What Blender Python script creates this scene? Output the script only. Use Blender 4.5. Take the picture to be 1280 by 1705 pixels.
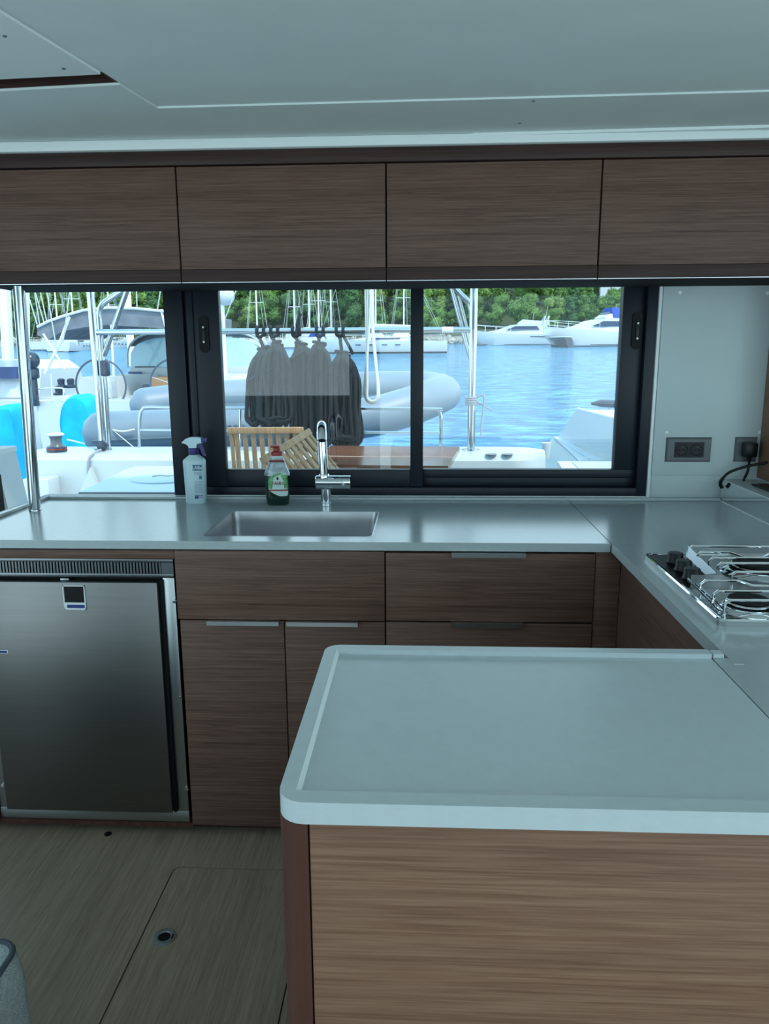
import bpy, bmesh, math, random
from mathutils import Vector, Matrix, noise
random.seed(7)
for o in list(bpy.data.objects): bpy.data.objects.remove(o, do_unlink=True)
SC = bpy.context.scene
COL = SC.collection
V = Vector
# ------------------------------------------------------------------ camera
FPX, CX, CY = 1265.0, 640.0, 852.5
PITCH, YAW, ROLL, EYE = 0.203313, 0.0479547, -0.0054062, V((0, 0, 1.43))
_f = V((-math.sin(YAW)*math.cos(PITCH), math.cos(YAW)*math.cos(PITCH), -math.sin(PITCH)))
_r = V((math.cos(YAW), math.sin(YAW), 0)); _u = _r.cross(_f)
RT = _r*math.cos(ROLL) + _u*math.sin(ROLL); UP = -_r*math.sin(ROLL) + _u*math.cos(ROLL); FW = _f
cam = bpy.data.cameras.new('camera'); camo = bpy.data.objects.new('camera', cam); COL.objects.link(camo)
cam.sensor_fit = 'AUTO'; cam.sensor_width = 36; cam.lens = FPX*36/1705
cam.clip_start = .02; cam.clip_end = 1000
camo.matrix_world = Matrix(((RT.x, UP.x, -FW.x, EYE.x), (RT.y, UP.y, -FW.y, EYE.y), (RT.z, UP.z, -FW.z, EYE.z), (0, 0, 0, 1)))
SC.camera = camo
def ray(u, v): return RT*((u-CX)/FPX) - UP*((v-CY)/FPX) + FW
def at(u, v, Y): d = ray(u, v); return EYE + d*(Y/d.y)          # photo point -> world point at depth Y
def atz(u, v, z): d = ray(u, v); return EYE + d*((z-EYE.z)/d.z)  # photo point -> world point at height z
# ------------------------------------------------------------------ world, sun, exposure
W = bpy.data.worlds.new('sky'); SC.world = W; W.use_nodes = True
wn_ = W.node_tree; bg = wn_.nodes['Background']; bg.inputs[1].default_value = 1.0
_tc = wn_.nodes.new('ShaderNodeTexCoord'); _sx = wn_.nodes.new('ShaderNodeSeparateXYZ'); _cr = wn_.nodes.new('ShaderNodeValToRGB')   # hazy sky: pale at the horizon, bluer overhead
wn_.links.new(_tc.outputs['Generated'], _sx.inputs[0]); wn_.links.new(_sx.outputs[2], _cr.inputs[0]); wn_.links.new(_cr.outputs[0], bg.inputs[0])
_e = _cr.color_ramp.elements; _e[0].position = 0; _e[0].color = (.62, .84, .92, 1); _e[1].position = .9; _e[1].color = (.26, .52, .74, 1)
sl = bpy.data.lights.new('sun', 'SUN'); sl.energy = 1.05; sl.angle = math.radians(6); sl.color = (1.0, .95, .82)
so = bpy.data.objects.new('sun', sl); COL.objects.link(so)
so.rotation_euler = V((-.42, .40, -.80)).to_track_quat('-Z', 'Y').to_euler()
vs = SC.view_settings; vs.view_transform = 'Standard'; vs.look = 'None'; vs.gamma = 1; vs.use_curve_mapping = False
vs.exposure = 1.56
# ------------------------------------------------------------------ materials
MATS = {}
def mat(name, col, rough=.5, metal=0., spec=.5, noise_amt=0., nscale=20., bump=0., bscale=40., trans=0., coat=0., stretch=(1, 1, 1), emit=None):
    m = bpy.data.materials.new(name); m.use_nodes = True; nt = m.node_tree; b = nt.nodes['Principled BSDF']
    b.inputs['Base Color'].default_value = (*col, 1); b.inputs['Roughness'].default_value = rough
    b.inputs['Metallic'].default_value = metal; b.inputs['Specular IOR Level'].default_value = spec
    b.inputs['Transmission Weight'].default_value = trans; b.inputs['Coat Weight'].default_value = coat
    if noise_amt or bump:
        tc = nt.nodes.new('ShaderNodeTexCoord'); mp = nt.nodes.new('ShaderNodeMapping'); mp.inputs['Scale'].default_value = stretch
        nt.links.new(tc.outputs['Object'], mp.inputs[0])
    if noise_amt:
        n = nt.nodes.new('ShaderNodeTexNoise'); n.inputs['Scale'].default_value = nscale; n.inputs['Detail'].default_value = 5
        nt.links.new(mp.outputs[0], n.inputs['Vector'])
        r = nt.nodes.new('ShaderNodeValToRGB'); r.color_ramp.elements[0].position = .3; r.color_ramp.elements[1].position = .7
        r.color_ramp.elements[0].color = (*[c*(1-noise_amt) for c in col], 1); r.color_ramp.elements[1].color = (*[min(1, c*(1+noise_amt)) for c in col], 1)
        nt.links.new(n.outputs[0], r.inputs[0]); nt.links.new(r.outputs[0], b.inputs['Base Color'])
    if bump:
        n = nt.nodes.new('ShaderNodeTexNoise'); n.inputs['Scale'].default_value = bscale; n.inputs['Detail'].default_value = 4
        nt.links.new(mp.outputs[0], n.inputs['Vector'])
        bp = nt.nodes.new('ShaderNodeBump'); bp.inputs['Strength'].default_value = bump; bp.inputs['Distance'].default_value = .01
        nt.links.new(n.outputs[0], bp.inputs['Height']); nt.links.new(bp.outputs[0], b.inputs['Normal'])
    MATS[name] = m; return m
def wood(name, c1, c2, c3, scale, rough=.45, bump=.15):
    m = bpy.data.materials.new(name); m.use_nodes = True; nt = m.node_tree; b = nt.nodes['Principled BSDF']
    b.inputs['Roughness'].default_value = rough; b.inputs['Specular IOR Level'].default_value = .22
    tc = nt.nodes.new('ShaderNodeTexCoord')
    def nz(sc, s, det):
        mp = nt.nodes.new('ShaderNodeMapping'); mp.inputs['Scale'].default_value = sc; nt.links.new(tc.outputs['Object'], mp.inputs[0])
        n = nt.nodes.new('ShaderNodeTexNoise'); n.inputs['Scale'].default_value = s; n.inputs['Detail'].default_value = det; n.inputs['Roughness'].default_value = .6
        nt.links.new(mp.outputs[0], n.inputs['Vector']); return n
    n1 = nz(scale, 1., 6); n2 = nz([s*3.2 for s in scale], 1., 3); n3 = nz([s*.12+.4 for s in scale], 1., 2)
    a = nt.nodes.new('ShaderNodeMath'); a.operation = 'MULTIPLY_ADD'; a.inputs[1].default_value = .5
    nt.links.new(n2.outputs[0], a.inputs[0])
    h = nt.nodes.new('ShaderNodeMath'); h.operation = 'MULTIPLY'; h.inputs[1].default_value = .5; nt.links.new(n1.outputs[0], h.inputs[0]); nt.links.new(h.outputs[0], a.inputs[2])
    r = nt.nodes.new('ShaderNodeValToRGB'); e = r.color_ramp.elements; e[0].position = .36; e[1].position = .64
    e[0].color = (*c1, 1); e[1].color = (*c3, 1); k = e.new(.5); k.color = (*c2, 1)
    nt.links.new(a.outputs[0], r.inputs[0])
    mx = nt.nodes.new('ShaderNodeMix'); mx.data_type = 'RGBA'; mx.blend_type = 'MULTIPLY'; mx.inputs[0].default_value = .35
    nt.links.new(r.outputs[0], mx.inputs[6]); nt.links.new(n3.outputs[0], mx.inputs[7]); nt.links.new(mx.outputs[2], b.inputs['Base Color'])
    bp = nt.nodes.new('ShaderNodeBump'); bp.inputs['Strength'].default_value = bump; bp.inputs['Distance'].default_value = .003
    nt.links.new(a.outputs[0], bp.inputs['Height']); nt.links.new(bp.outputs[0], b.inputs['Normal'])
    MATS[name] = m; return m
def glass(name, refl=.06, tint=(1, 1, 1)):
    m = bpy.data.materials.new(name); m.use_nodes = True; nt = m.node_tree
    for n in list(nt.nodes):
        if n.type != 'OUTPUT_MATERIAL': nt.nodes.remove(n)
    t = nt.nodes.new('ShaderNodeBsdfTransparent'); t.inputs[0].default_value = (*tint, 1)
    g = nt.nodes.new('ShaderNodeBsdfGlossy'); g.inputs['Roughness'].default_value = .01
    mx = nt.nodes.new('ShaderNodeMixShader'); mx.inputs[0].default_value = refl
    nt.links.new(t.outputs[0], mx.inputs[1]); nt.links.new(g.outputs[0], mx.inputs[2])
    nt.links.new(mx.outputs[0], [n for n in nt.nodes if n.type == 'OUTPUT_MATERIAL'][0].inputs[0]); MATS[name] = m; return m
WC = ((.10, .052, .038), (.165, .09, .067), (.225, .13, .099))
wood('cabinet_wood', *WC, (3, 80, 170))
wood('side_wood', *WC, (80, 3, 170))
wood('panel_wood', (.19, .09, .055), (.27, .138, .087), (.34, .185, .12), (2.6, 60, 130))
wood('dark_wood', (.045, .023, .020), (.062, .033, .029), (.08, .044, .038), (1.3, 30, 50), rough=.4)
wood('post_wood', (.085, .032, .024), (.10, .040, .030), (.125, .052, .040), (20, 20, 1.5), rough=.4)
wood('floor_wood', (.26, .197, .137), (.345, .265, .19), (.42, .33, .24), (110, 4, 40), rough=.42, bump=.1)
wood('teak', (.34, .19, .09), (.47, .29, .15), (.58, .38, .22), (40, 40, 3), rough=.6)
wood('table_wood', (.16, .06, .032), (.23, .092, .05), (.30, .13, .075), (2, 40, 30), rough=.16)
mat('ceiling_white', (.70, .76, .74), .6, noise_amt=.03, nscale=6)
mat('trim_white', (.80, .85, .84), .4)
mat('wall_white', (.50, .57, .58), .5, noise_amt=.03, nscale=5)
mat('counter', (.41, .465, .475), .19, spec=.5, noise_amt=.025, nscale=60)
mat('counter_white', (.51, .565, .585), .36, spec=.45, noise_amt=.025, nscale=50)
mat('frame_black', (.006, .010, .018), .42, spec=.35)
mat('seal_black', (.003, .0035, .005), .6, spec=.25)
mat('steel', (.42, .44, .45), .30, metal=1., bump=.05, bscale=60, stretch=(1, 1, 40))
mat('fridge_steel', (.19, .185, .18), .38, metal=1., noise_amt=.05, nscale=3, bump=.04, bscale=50, stretch=(1, 1, 30))
mat('sink_steel', (.46, .46, .475), .36, metal=1., noise_amt=.12, nscale=9)
mat('chrome', (.78, .80, .82), .06, metal=1.)
mat('pole_steel', (.48, .51, .53), .10, metal=1.)
mat('alu', (.80, .82, .84), .34, metal=1.)
mat('black_plastic', (.004, .0045, .006), .35, spec=.3)
mat('grey_plastic', (.10, .112, .125), .35)
mat('fabric', (.40, .44, .43), .9, noise_amt=.18, nscale=90, bump=.6, bscale=260, stretch=(1, 1, 1.7))
mat('piping', (.05, .06, .075), .8)
mat('spray_body', (.50, .66, .70), .3, noise_amt=.04, nscale=8)
mat('spray_head', (.58, .72, .80), .3)
mat('purple', (.035, .025, .16), .35)
mat('label_teal', (.02, .15, .26), .4); mat('label_blue', (.012, .04, .20), .4); mat('print_grey', (.28, .36, .42), .5)
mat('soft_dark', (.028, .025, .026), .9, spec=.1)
mat('badge_alu', (.85, .87, .88), .35, metal=.6)
mat('soap_green', (.0015, .026, .012), .12, noise_amt=.3, nscale=30, coat=.5)
mat('soap_clear', (.34, .42, .45), .1, noise_amt=.35, nscale=40, stretch=(1, 1, 2), coat=.4)
mat('red_plastic', (.32, .025, .02), .4); mat('label_green', (.13, .36, .14), .4, noise_amt=.75, nscale=140)
mat('label_pale', (.55, .68, .66), .4); mat('white_print', (.75, .8, .8), .5); mat('dark_red', (.20, .02, .02), .5)
mat('gelcoat', (.50, .555, .57), .3, noise_amt=.02, nscale=3)
mat('gelcoat_grey', (.46, .56, .62), .5)
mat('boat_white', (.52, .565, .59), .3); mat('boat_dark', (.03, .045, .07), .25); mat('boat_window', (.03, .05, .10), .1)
mat('antifoul', (.03, .05, .09), .5)
mat('canvas_grey', (.16, .18, .21), .9, noise_amt=.2, nscale=4); mat('canvas_pale', (.60, .62, .62), .8)
mat('canvas_blue', (.02, .06, .35), .8)
mat('blue_cloth', (.0, .40, .80), .75, noise_amt=.22, nscale=3.5, bump=.5, bscale=5)
mat('tube_grey', (.175, .235, .29), .45, noise_amt=.04, nscale=4); mat('hull_grey', (.10, .15, .185), .5); mat('letter_grey', (.07, .10, .13), .6)
mat('rope_black', (.010, .012, .017), .9, bump=.9, bscale=130); mat('rope_white', (.68, .68, .62), .85, bump=.4, bscale=120)
mat('rope_grey', (.3, .32, .34), .8)
mat('mast_alu', (.72, .76, .78), .35, metal=.3); mat('wire', (.45, .48, .48), .4)
mat('tan', (.55, .30, .16), .6); mat('solar', (.015, .05, .17), .2)
mat('vinyl', (.36, .62, .72), .08, coat=.5)
mat('stone', (.30, .29, .26), .9, noise_amt=.35, nscale=.6, bump=.8, bscale=1.2)
mat('pull_alu', (.70, .72, .75), .32, metal=1.)
mat('earth', (.04, .06, .025), .95, noise_amt=.4, nscale=.15)
mat('bark', (.10, .07, .05), .9)
for i, c in enumerate(((.085, .17, .035), (.12, .22, .045), (.055, .125, .04), (.16, .25, .06))): mat('leaf%d' % i, c, .8, noise_amt=.45, nscale=.9)
glass('pane_glass', .042)
mat('grille_steel', (.17, .18, .19), .3, metal=1.)
# sea
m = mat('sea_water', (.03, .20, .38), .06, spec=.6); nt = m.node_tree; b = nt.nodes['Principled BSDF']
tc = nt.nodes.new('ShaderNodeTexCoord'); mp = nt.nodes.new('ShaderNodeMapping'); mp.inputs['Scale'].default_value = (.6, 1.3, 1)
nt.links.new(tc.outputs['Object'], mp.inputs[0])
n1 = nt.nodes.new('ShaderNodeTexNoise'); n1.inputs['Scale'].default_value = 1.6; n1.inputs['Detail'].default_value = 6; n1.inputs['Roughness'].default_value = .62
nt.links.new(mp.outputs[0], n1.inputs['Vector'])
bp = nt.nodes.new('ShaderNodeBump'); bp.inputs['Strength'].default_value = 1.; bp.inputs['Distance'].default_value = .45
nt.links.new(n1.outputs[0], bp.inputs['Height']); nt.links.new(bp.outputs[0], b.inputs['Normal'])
r = nt.nodes.new('ShaderNodeValToRGB'); e = r.color_ramp.elements; e[0].position = .34; e[0].color = (.008, .10, .28, 1); e[1].position = .64; e[1].color = (.13, .46, .62, 1); k = e.new(.5); k.color = (.03, .22, .42, 1)  # pale crests and deep troughs painted in for sky reflections on the ripples
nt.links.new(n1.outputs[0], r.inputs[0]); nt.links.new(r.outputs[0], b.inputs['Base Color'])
# ------------------------------------------------------------------ mesh builder
class MB:
    def __init__(s): s.bm = bmesh.new()
    def box(s, x0, x1, y0, y1, z0, z1, bev=0, seg=2):
        g = bmesh.ops.create_cube(s.bm, size=1, matrix=Matrix.Translation(((x0+x1)/2, (y0+y1)/2, (z0+z1)/2)) @ Matrix.Diagonal((abs(x1-x0), abs(y1-y0), abs(z1-z0), 1)))
        if bev:
            es = list({e for v in g['verts'] for e in v.link_edges})
            bmesh.ops.bevel(s.bm, geom=es, offset=bev, segments=seg, affect='EDGES', profile=.5)
        return s
    def ring(s, pts): return [s.bm.verts.new(p) for p in pts]
    def loft(s, rings, cap=True, closed=True):
        R = [s.ring(r) for r in rings]; n = len(R[0])
        for a, b in zip(R[:-1], R[1:]):
            for i in range(n if closed else n-1):
                j = (i+1) % n
                s.bm.faces.new((a[i], a[j], b[j], b[i]))
        if cap and closed:
            s.bm.faces.new(R[0][::-1]); s.bm.faces.new(R[-1])
        return s
    def tube(s, pts, r, n=8, closed=False):
        pts = [V(p) for p in pts]; N = len(pts); rr = [r[min(len(r)-1, int(i*(len(r)-1)/max(1, N-1)+.5))] for i in range(N)] if isinstance(r, (list, tuple)) else [r]*N
        T = []
        for i in range(N):
            a = pts[(i-1) % N] if (closed or i) else pts[i]; b = pts[(i+1) % N] if (closed or i < N-1) else pts[i]
            T.append((b-a).normalized())
        nrm = T[0].orthogonal().normalized(); rings = []
        for i in range(N):
            nrm = (nrm - T[i]*nrm.dot(T[i])).normalized(); bn = T[i].cross(nrm)
            rings.append([pts[i] + (nrm*math.cos(2*math.pi*k/n) + bn*math.sin(2*math.pi*k/n))*rr[i] for k in range(n)])
        if closed: rings.append(rings[0])
        return s.loft(rings, cap=not closed)
    def cyl(s, p0, p1, r0, r1=None, n=18): return s.tube([p0, p1], [r0, r0 if r1 is None else r1], n)
    def lathe(s, prof, c, n=28, ax='z'):
        c = V(c); rings = []
        for r, h in prof:
            ring = []
            for k in range(n):
                a, q = math.cos(2*math.pi*k/n)*max(r, 1e-4), math.sin(2*math.pi*k/n)*max(r, 1e-4)
                ring.append(c + (V((a, q, h)) if ax == 'z' else V((a, h, -q)) if ax == 'y' else V((h, a, q))))
            rings.append(ring)
        return s.loft(rings)
    def slab(s, outer, z0, z1, holes=()):
        loops = [outer, *holes]; tops = []
        for z in (z0, z1):
            es = []; vv = []
            for L in loops:
                vs_ = [s.bm.verts.new((p[0], p[1], z)) for p in L]; vv.append(vs_)
                es += [s.bm.edges.new((vs_[i], vs_[(i+1) % len(vs_)])) for i in range(len(vs_))]
            if len(loops) == 1: s.bm.faces.new(vv[0])
            else: bmesh.ops.triangle_fill(s.bm, edges=es, use_beauty=True)
            tops.append(vv)
        for a, b in zip(*tops):
            for i in range(len(a)):
                j = (i+1) % len(a); s.bm.faces.new((a[i], a[j], b[j], b[i]))
        return s
    def prism(s, poly, d):
        d = V(d); return s.loft([[V(p) for p in poly], [V(p)+d for p in poly]])
    def ico(s, c, r, sub=2, sc=(1, 1, 1), jit=0):
        g = bmesh.ops.create_icosphere(s.bm, subdivisions=sub, radius=1)
        for v in g['verts']:
            k = 1 + (jit*noise.noise(v.co*2.3 + V(c)) if jit else 0)
            v.co = V((v.co.x*r*sc[0]*k + c[0], v.co.y*r*sc[1]*k + c[1], v.co.z*r*sc[2]*k + c[2]))
        return s
    def xf(s, M): bmesh.ops.transform(s.bm, matrix=M, verts=s.bm.verts); return s
def rrect(x0, x1, y0, y1, r, n=6):
    if not isinstance(r, (list, tuple)): r = [r]*4
    out = []
    for (cx, cy, a0), q in zip(((x1-r[0], y1-r[0], 0), (x0+r[1], y1-r[1], 90), (x0+r[2], y0+r[2], 180), (x1-r[3], y0+r[3], 270)), r):
        for k in range(n+1):
            a = math.radians(a0+90*k/n); out.append((cx+q*math.cos(a), cy+q*math.sin(a)))
    return out
def sm(pts, k=6, closed=False):
    pts = [V(p) for p in pts]; N = len(pts); out = []
    for i in range(N if closed else N-1):
        g = (lambda j: pts[j % N]) if closed else (lambda j: pts[max(0, min(N-1, j))])
        a, b, c, d = g(i-1), g(i), g(i+1), g(i+2)
        for t in range(k):
            t /= k; out.append(.5*((2*b) + (c-a)*t + (2*a-5*b+4*c-d)*t*t + (3*b-a-3*c+d)*t**3))
    if not closed: out.append(pts[-1])
    return out
ORG = {}
def tag(o, label=None, cat=None, group=None, kind=None):
    if label: o['label'] = label
    if cat: o['category'] = cat
    if group: o['group'] = group
    if kind: o['kind'] = kind
    return o
def thing(name, label, cat, loc=(0, 0, 0), group=None, local=False, kind=None):
    o = bpy.data.objects.new(name, None); o.empty_display_size = .1; COL.objects.link(o); o.location = loc
    ORG[o] = V((0, 0, 0)) if local else V(loc)
    return tag(o, label, cat, group, kind)
def link(name, me, mt, parent, ang=38):
    for p in me.polygons: p.use_smooth = True
    try: me.set_sharp_from_angle(angle=math.radians(ang))
    except Exception: pass
    co = [v.co for v in me.vertices]
    c = V([(min(q[i] for q in co)+max(q[i] for q in co))/2 for i in range(3)])
    if not parent: c.z = min(q.z for q in co)
    me.transform(Matrix.Translation(-c)); me.materials.append(MATS[mt])
    o = bpy.data.objects.new(name, me); COL.objects.link(o); ORG[o] = c
    if parent: o.parent = parent; o.location = c - ORG[parent]
    else: o.location = c
    return o
def part(name, mb, mt, parent=None, label=None, ang=38):
    bmesh.ops.recalc_face_normals(mb.bm, faces=mb.bm.faces)
    me = bpy.data.meshes.new(name); mb.bm.to_mesh(me); mb.bm.free()
    o = link(name, me, mt, parent, ang)
    if label: o['label'] = label
    return o
def one(name, mb, mt, label, cat, group=None, ang=38): return tag(part(name, mb, mt, None, None, ang), label, cat, group)
def struct(name, mb, mt, parent=None): return tag(part(name, mb, mt, parent), kind=None if parent else 'structure')
def text(name, s, size, M, mt, parent, ext=.0003):
    cu = bpy.data.curves.new(name, 'FONT'); cu.body = s; cu.size = size; cu.align_x = 'CENTER'; cu.align_y = 'CENTER'; cu.extrude = ext
    t = bpy.data.objects.new(name, cu); COL.objects.link(t)
    me = bpy.data.meshes.new_from_object(t); bpy.data.objects.remove(t); me.transform(M)
    return link(name, me, mt, parent)
def facing(p, right=(1, 0, 0), up=(0, 0, 1)):      # local text frame -> standing at p
    r, u = V(right).normalized(), V(up).normalized(); n = r.cross(u)
    return Matrix(((r.x, u.x, n.x, p[0]), (r.y, u.y, n.y, p[1]), (r.z, u.z, n.z, p[2]), (0, 0, 0, 1)))
# ================================================================== ROOM SHELL
ZC, ZT = .902, .926          # worktop underside / top
YF = 2.05                    # base cabinet fronts
YU = 2.42                    # overhead cabinet fronts
YW = 2.68                    # inner face of the window wall
def rect(x0, x1, y0, y1): return [(x0, y0), (x1, y0), (x1, y1), (x0, y1)]
# floor with the lift-out hatch
HX0, HX1, HY0, HY1 = -.695, -.307, 1.05, 1.891
fl = struct('floor', MB().slab(rect(-2.6, 2.2, -3.0, 2.76), -.03, 0, [rrect(HX0-.0035, HX1+.0035, HY0-.0035, HY1+.0035, .02)]), 'floor_wood')
struct('subfloor', MB().box(HX0-.05, HX1+.05, HY0-.05, HY1+.05, -.08, -.031), 'seal_black', fl)
hatch = thing('floor_hatch', 'lift-out floor hatch with dark seam and round ring pull', 'floor hatch', ((HX0+HX1)/2, (HY0+HY1)/2, -.03))
part('panel', MB().slab(rrect(HX0, HX1, HY0, HY1, .017), -.03, -.0008), 'floor_wood', hatch)
rp = V((-.638, 1.628, 0))
rg = part('ring_pull', MB().lathe([(.0155, -.0006), (.029, -.0006), (.029, .0012), (.0265, .002), (.0165, .002), (.0155, .0012), (.0155, -.0006)], rp, 28), 'steel', hatch, 'round steel ring pull')
part('finger_hole', MB().lathe([(.0152, -.0005), (.0152, .0006)], rp, 20), 'seal_black', rg)
part('latch_slot', MB().box(rp.x+.019, rp.x+.0225, rp.y-.008, rp.y+.008, .002, .0026), 'seal_black', rg)
pl = at(181, 1387, 2.041); one('floor_plug', MB().lathe([(.011, 0), (.011, .002), (.008, .0035)], (pl.x, 2.035, 0), 16), 'seal_black', 'small dark round plug in floor before the fridge', 'plug')
# ceiling: high main panel, dropped border, cover panel and the open slot
edge = lambda y: -.687 - .1696*(2.118-y)
cm_ = MB().slab([(-2.6, 1.995), (edge(1.868), 1.868), (2.2, 1.80), (2.2, .9), (-2.6, .9)], 2.067, 2.13).slab([(-2.6, 2.097), (edge(1.94), 1.94), (edge(1.868), 1.868), (2.2, 1.80), (2.2, 2.76), (-2.6, 2.76)], 2.067, 2.13)
for x0, x1, y0, y1 in ((-2.6, 2.2, -2.1, .9), (-2.6, -.45, -3.0, -2.1)): cm_.box(x0, x1, y0, y1, 2.067, 2.13)   # roof cut open forward of this, out of view, to brighten the interior
ce = struct('ceiling', cm_, 'ceiling_white')
cav = MB().slab([(-2.6, 1.90), (-.60, 1.80), (-.60, 2.02), (-2.6, 2.15)], 2.235, 2.25)
for y_, yl_, d_ in ((1.94, 2.097, -.004), (1.868, 1.995, .004)): cav.slab([(-2.6, yl_+d_), (edge(y_)-.002, y_+d_), (edge(y_)-.002, y_+d_*.25), (-2.6, yl_+d_*.25)], 2.0675, 2.236)
cav.slab([(edge(1.868)-.008, 1.868), (edge(1.868)-.001, 1.868), (edge(1.94)-.001, 1.94), (edge(1.94)-.008, 1.94)], 2.0675, 2.236)
struct('slot_lining', cav, 'dark_wood', ce)
struct('trim_1', MB().slab([(-.687, 2.118), (2.2, 2.066), (2.2, 2.41), (-2.6, 2.41), (-2.6, 2.099), (edge(1.94), 1.941)], 2.0625, 2.067), 'ceiling_white')
cp = thing('trim_2', None, None, (-1.5, 1, 2.06), kind='structure')
part('cover_panel', MB().slab([(-2.6, 1.994), (edge(1.868)-.004, 1.868), (edge(.5)-.004, .5), (-2.6, .5)], 2.0615, 2.067), 'trim_white', cp)
for u, v in ((8, 60), (106, 114)):
    q = atz(u, v, 2.0615); part('screw', MB().lathe([(.004, -.0012), (.0045, 0)], (q.x, q.y, 2.0613), 12), 'grey_plastic', cp)
tb = thing('trim_3', None, None, (0, 2.4, 2.03), kind='structure')
part('cove', MB().box(-2.6, 2.2, 2.398, 2.44, 2.034, 2.0625, .004), 'trim_white', tb)
part('bead', MB().slab([(.15, 2.3985), (2.2, 2.335), (2.2, 2.40)], 2.055, 2.0625), 'trim_white', tb)
for u, v in ((888, 168), (865, 205)):
    q = atz(u, v, 2.0625); part('screw', MB().lathe([(.004, -.0012), (.0045, 0)], (q.x, q.y, 2.0623), 12), 'grey_plastic', tb)
struct('trim_4', MB().box(-1.40, 2.2, YU-.006, 2.68, 1.993, 2.033, .002), 'dark_wood')
# walls: window wall (pass-through + sliding window), sides and salon front with unglazed openings, unseen and enlarged for more daylight
wb = MB()
wb.box(-2.6, 2.2, YW, 2.76, 1.70, 2.072).box(.794, 2.2, YW, 2.76, 0, 1.70).box(-.889, .794, YW, 2.76, 0, .936).box(-1.40, -.889, YW, 2.76, 0, .925).box(-2.6, -2.35, YW, 2.76, 0, 1.70)
wr = struct('wall_back', wb, 'wall_white')
for nm, x0, x1 in (('wall_left', -2.66, -2.6), ('wall_right', 2.2, 2.26)):
    w = MB().box(x0, x1, -3.0, 2.76, 0, .22).box(x0, x1, -3.0, 2.76, 1.95, 2.13)  # low sills, out of view, so that more light reaches the ceiling
    for y in (-3.0, -1.0): w.box(x0, x1, y, y+.12, .22, 1.95)
    w.box(x0, x1, 1.1, 2.76, .22, 1.95)
    struct(nm, w, 'wall_white')
w = MB().box(-2.66, -.45, -3.06, -3.0, 0, 1.0).box(-2.66, -.45, -3.06, -3.0, 1.62, 2.13).box(-.45, 2.26, -3.06, -3.0, 0, .12).box(-.45, 2.26, -3.06, -3.0, 1.70, 2.13)  # wide front opening added unseen for fill; header limits its reflection in the pane
w.box(-2.66, -2.5, -3.06, -3.0, 1.0, 1.62).box(-.78, -.45, -3.06, -3.0, 1.0, 1.62)
struct('wall_front', w, 'wall_white')
# screwed wall panel beside the window
wp = thing('wall_panel', 'white wall panel with cover caps right of the black window', 'wall panel', (1.0, YW, 1.0))
part('sheet', MB().box(.808, 1.40, YW-.006, YW, 1.014, 1.66, .002), 'wall_white', wp)
part('edge_bead', MB().box(.7955, .806, YW-.008, YW, .93, 1.66, .002), 'trim_white', wp)
for u, v in ((1132, 487), (1278, 488), (1110, 720), (1265, 720)):
    q = at(u, v, YW-.006); part('cap', MB().lathe([(.0065, 0), (.006, -.002), (.003, -.003)], (q.x, YW-.006, q.z), 14, 'y'), 'trim_white', wp)
# ================================================================== SLIDING WINDOW
wi = thing('window_1', None, None, (0, YW, .936), kind='structure')
def wbox(x0, x1, y0, y1, z0, z1, b=.002): return MB().box(x0, x1, y0, y1, z0, z1, b)
fr = MB().box(-.889, -.822, YW-.008, 2.77, .937, 1.70, .002).box(-.822, .794, YW-.002, 2.77, .937, .967, .002).box(.759, .794, YW-.004, 2.77, .937, 1.70, .002).box(-.822, -.81, YW+.02, 2.77, .95, 1.70)
part('outer_frame', fr, 'frame_black', wi)
part('bottom_seal', MB().box(-.889, .794, YW-.006, YW+.004, .9335, .938), 'trim_white', wi)
s1 = MB().box(-.813, -.699, YW+.006, YW+.036, .968, 1.70, .003).box(-.699, -.036, YW+.006, YW+.036, .968, 1.03, .003).box(-.813, -.79, YW+.0, YW+.02, .968, 1.70, .002)
a = part('sliding_sash', s1, 'frame_black', wi)
part('pane', MB().box(-.702, -.03, YW+.019, YW+.023, 1.025, 1.70), 'pane_glass', a)
s2 = MB().box(-.036, .009, YW+.002, YW+.06, .968, 1.70, .003).box(.009, .758, YW+.03, YW+.062, .968, 1.001, .002).box(.009, .758, YW+.02, YW+.062, .999, 1.029, .003).box(.684, .758, YW+.02, YW+.062, 1.027, 1.70, .003)
b2 = part('fixed_sash', s2, 'frame_black', wi)
part('pane', MB().box(.004, .689, YW+.044, YW+.048, 1.024, 1.70), 'pane_glass', b2)
for x, zc, y in ((-.754, 1.505, YW+.006), (.735, 1.508, YW+.02)):
    hp = part('latch', MB().slab(rrect(x-.017, x+.017, zc-.062, zc+.062, .0165), 0, .007).xf(Matrix(((1, 0, 0, 0), (0, 0, -1, y), (0, 1, 0, 0), (0, 0, 0, 1)))), 'seal_black', wi, 'black pull latch')
    part('grip', MB().box(x-.006, x+.006, y-.011, y-.007, zc-.028, zc+.028, .002), 'black_plastic', hp)
    for dz in (.024, -.026): part('screw', MB().lathe([(.0035, 0), (.0035, -.0015)], (x, y-.0072-(.004 if abs(dz) < .02 else .0038), zc+dz), 12, 'y'), 'trim_white', hp)
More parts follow.
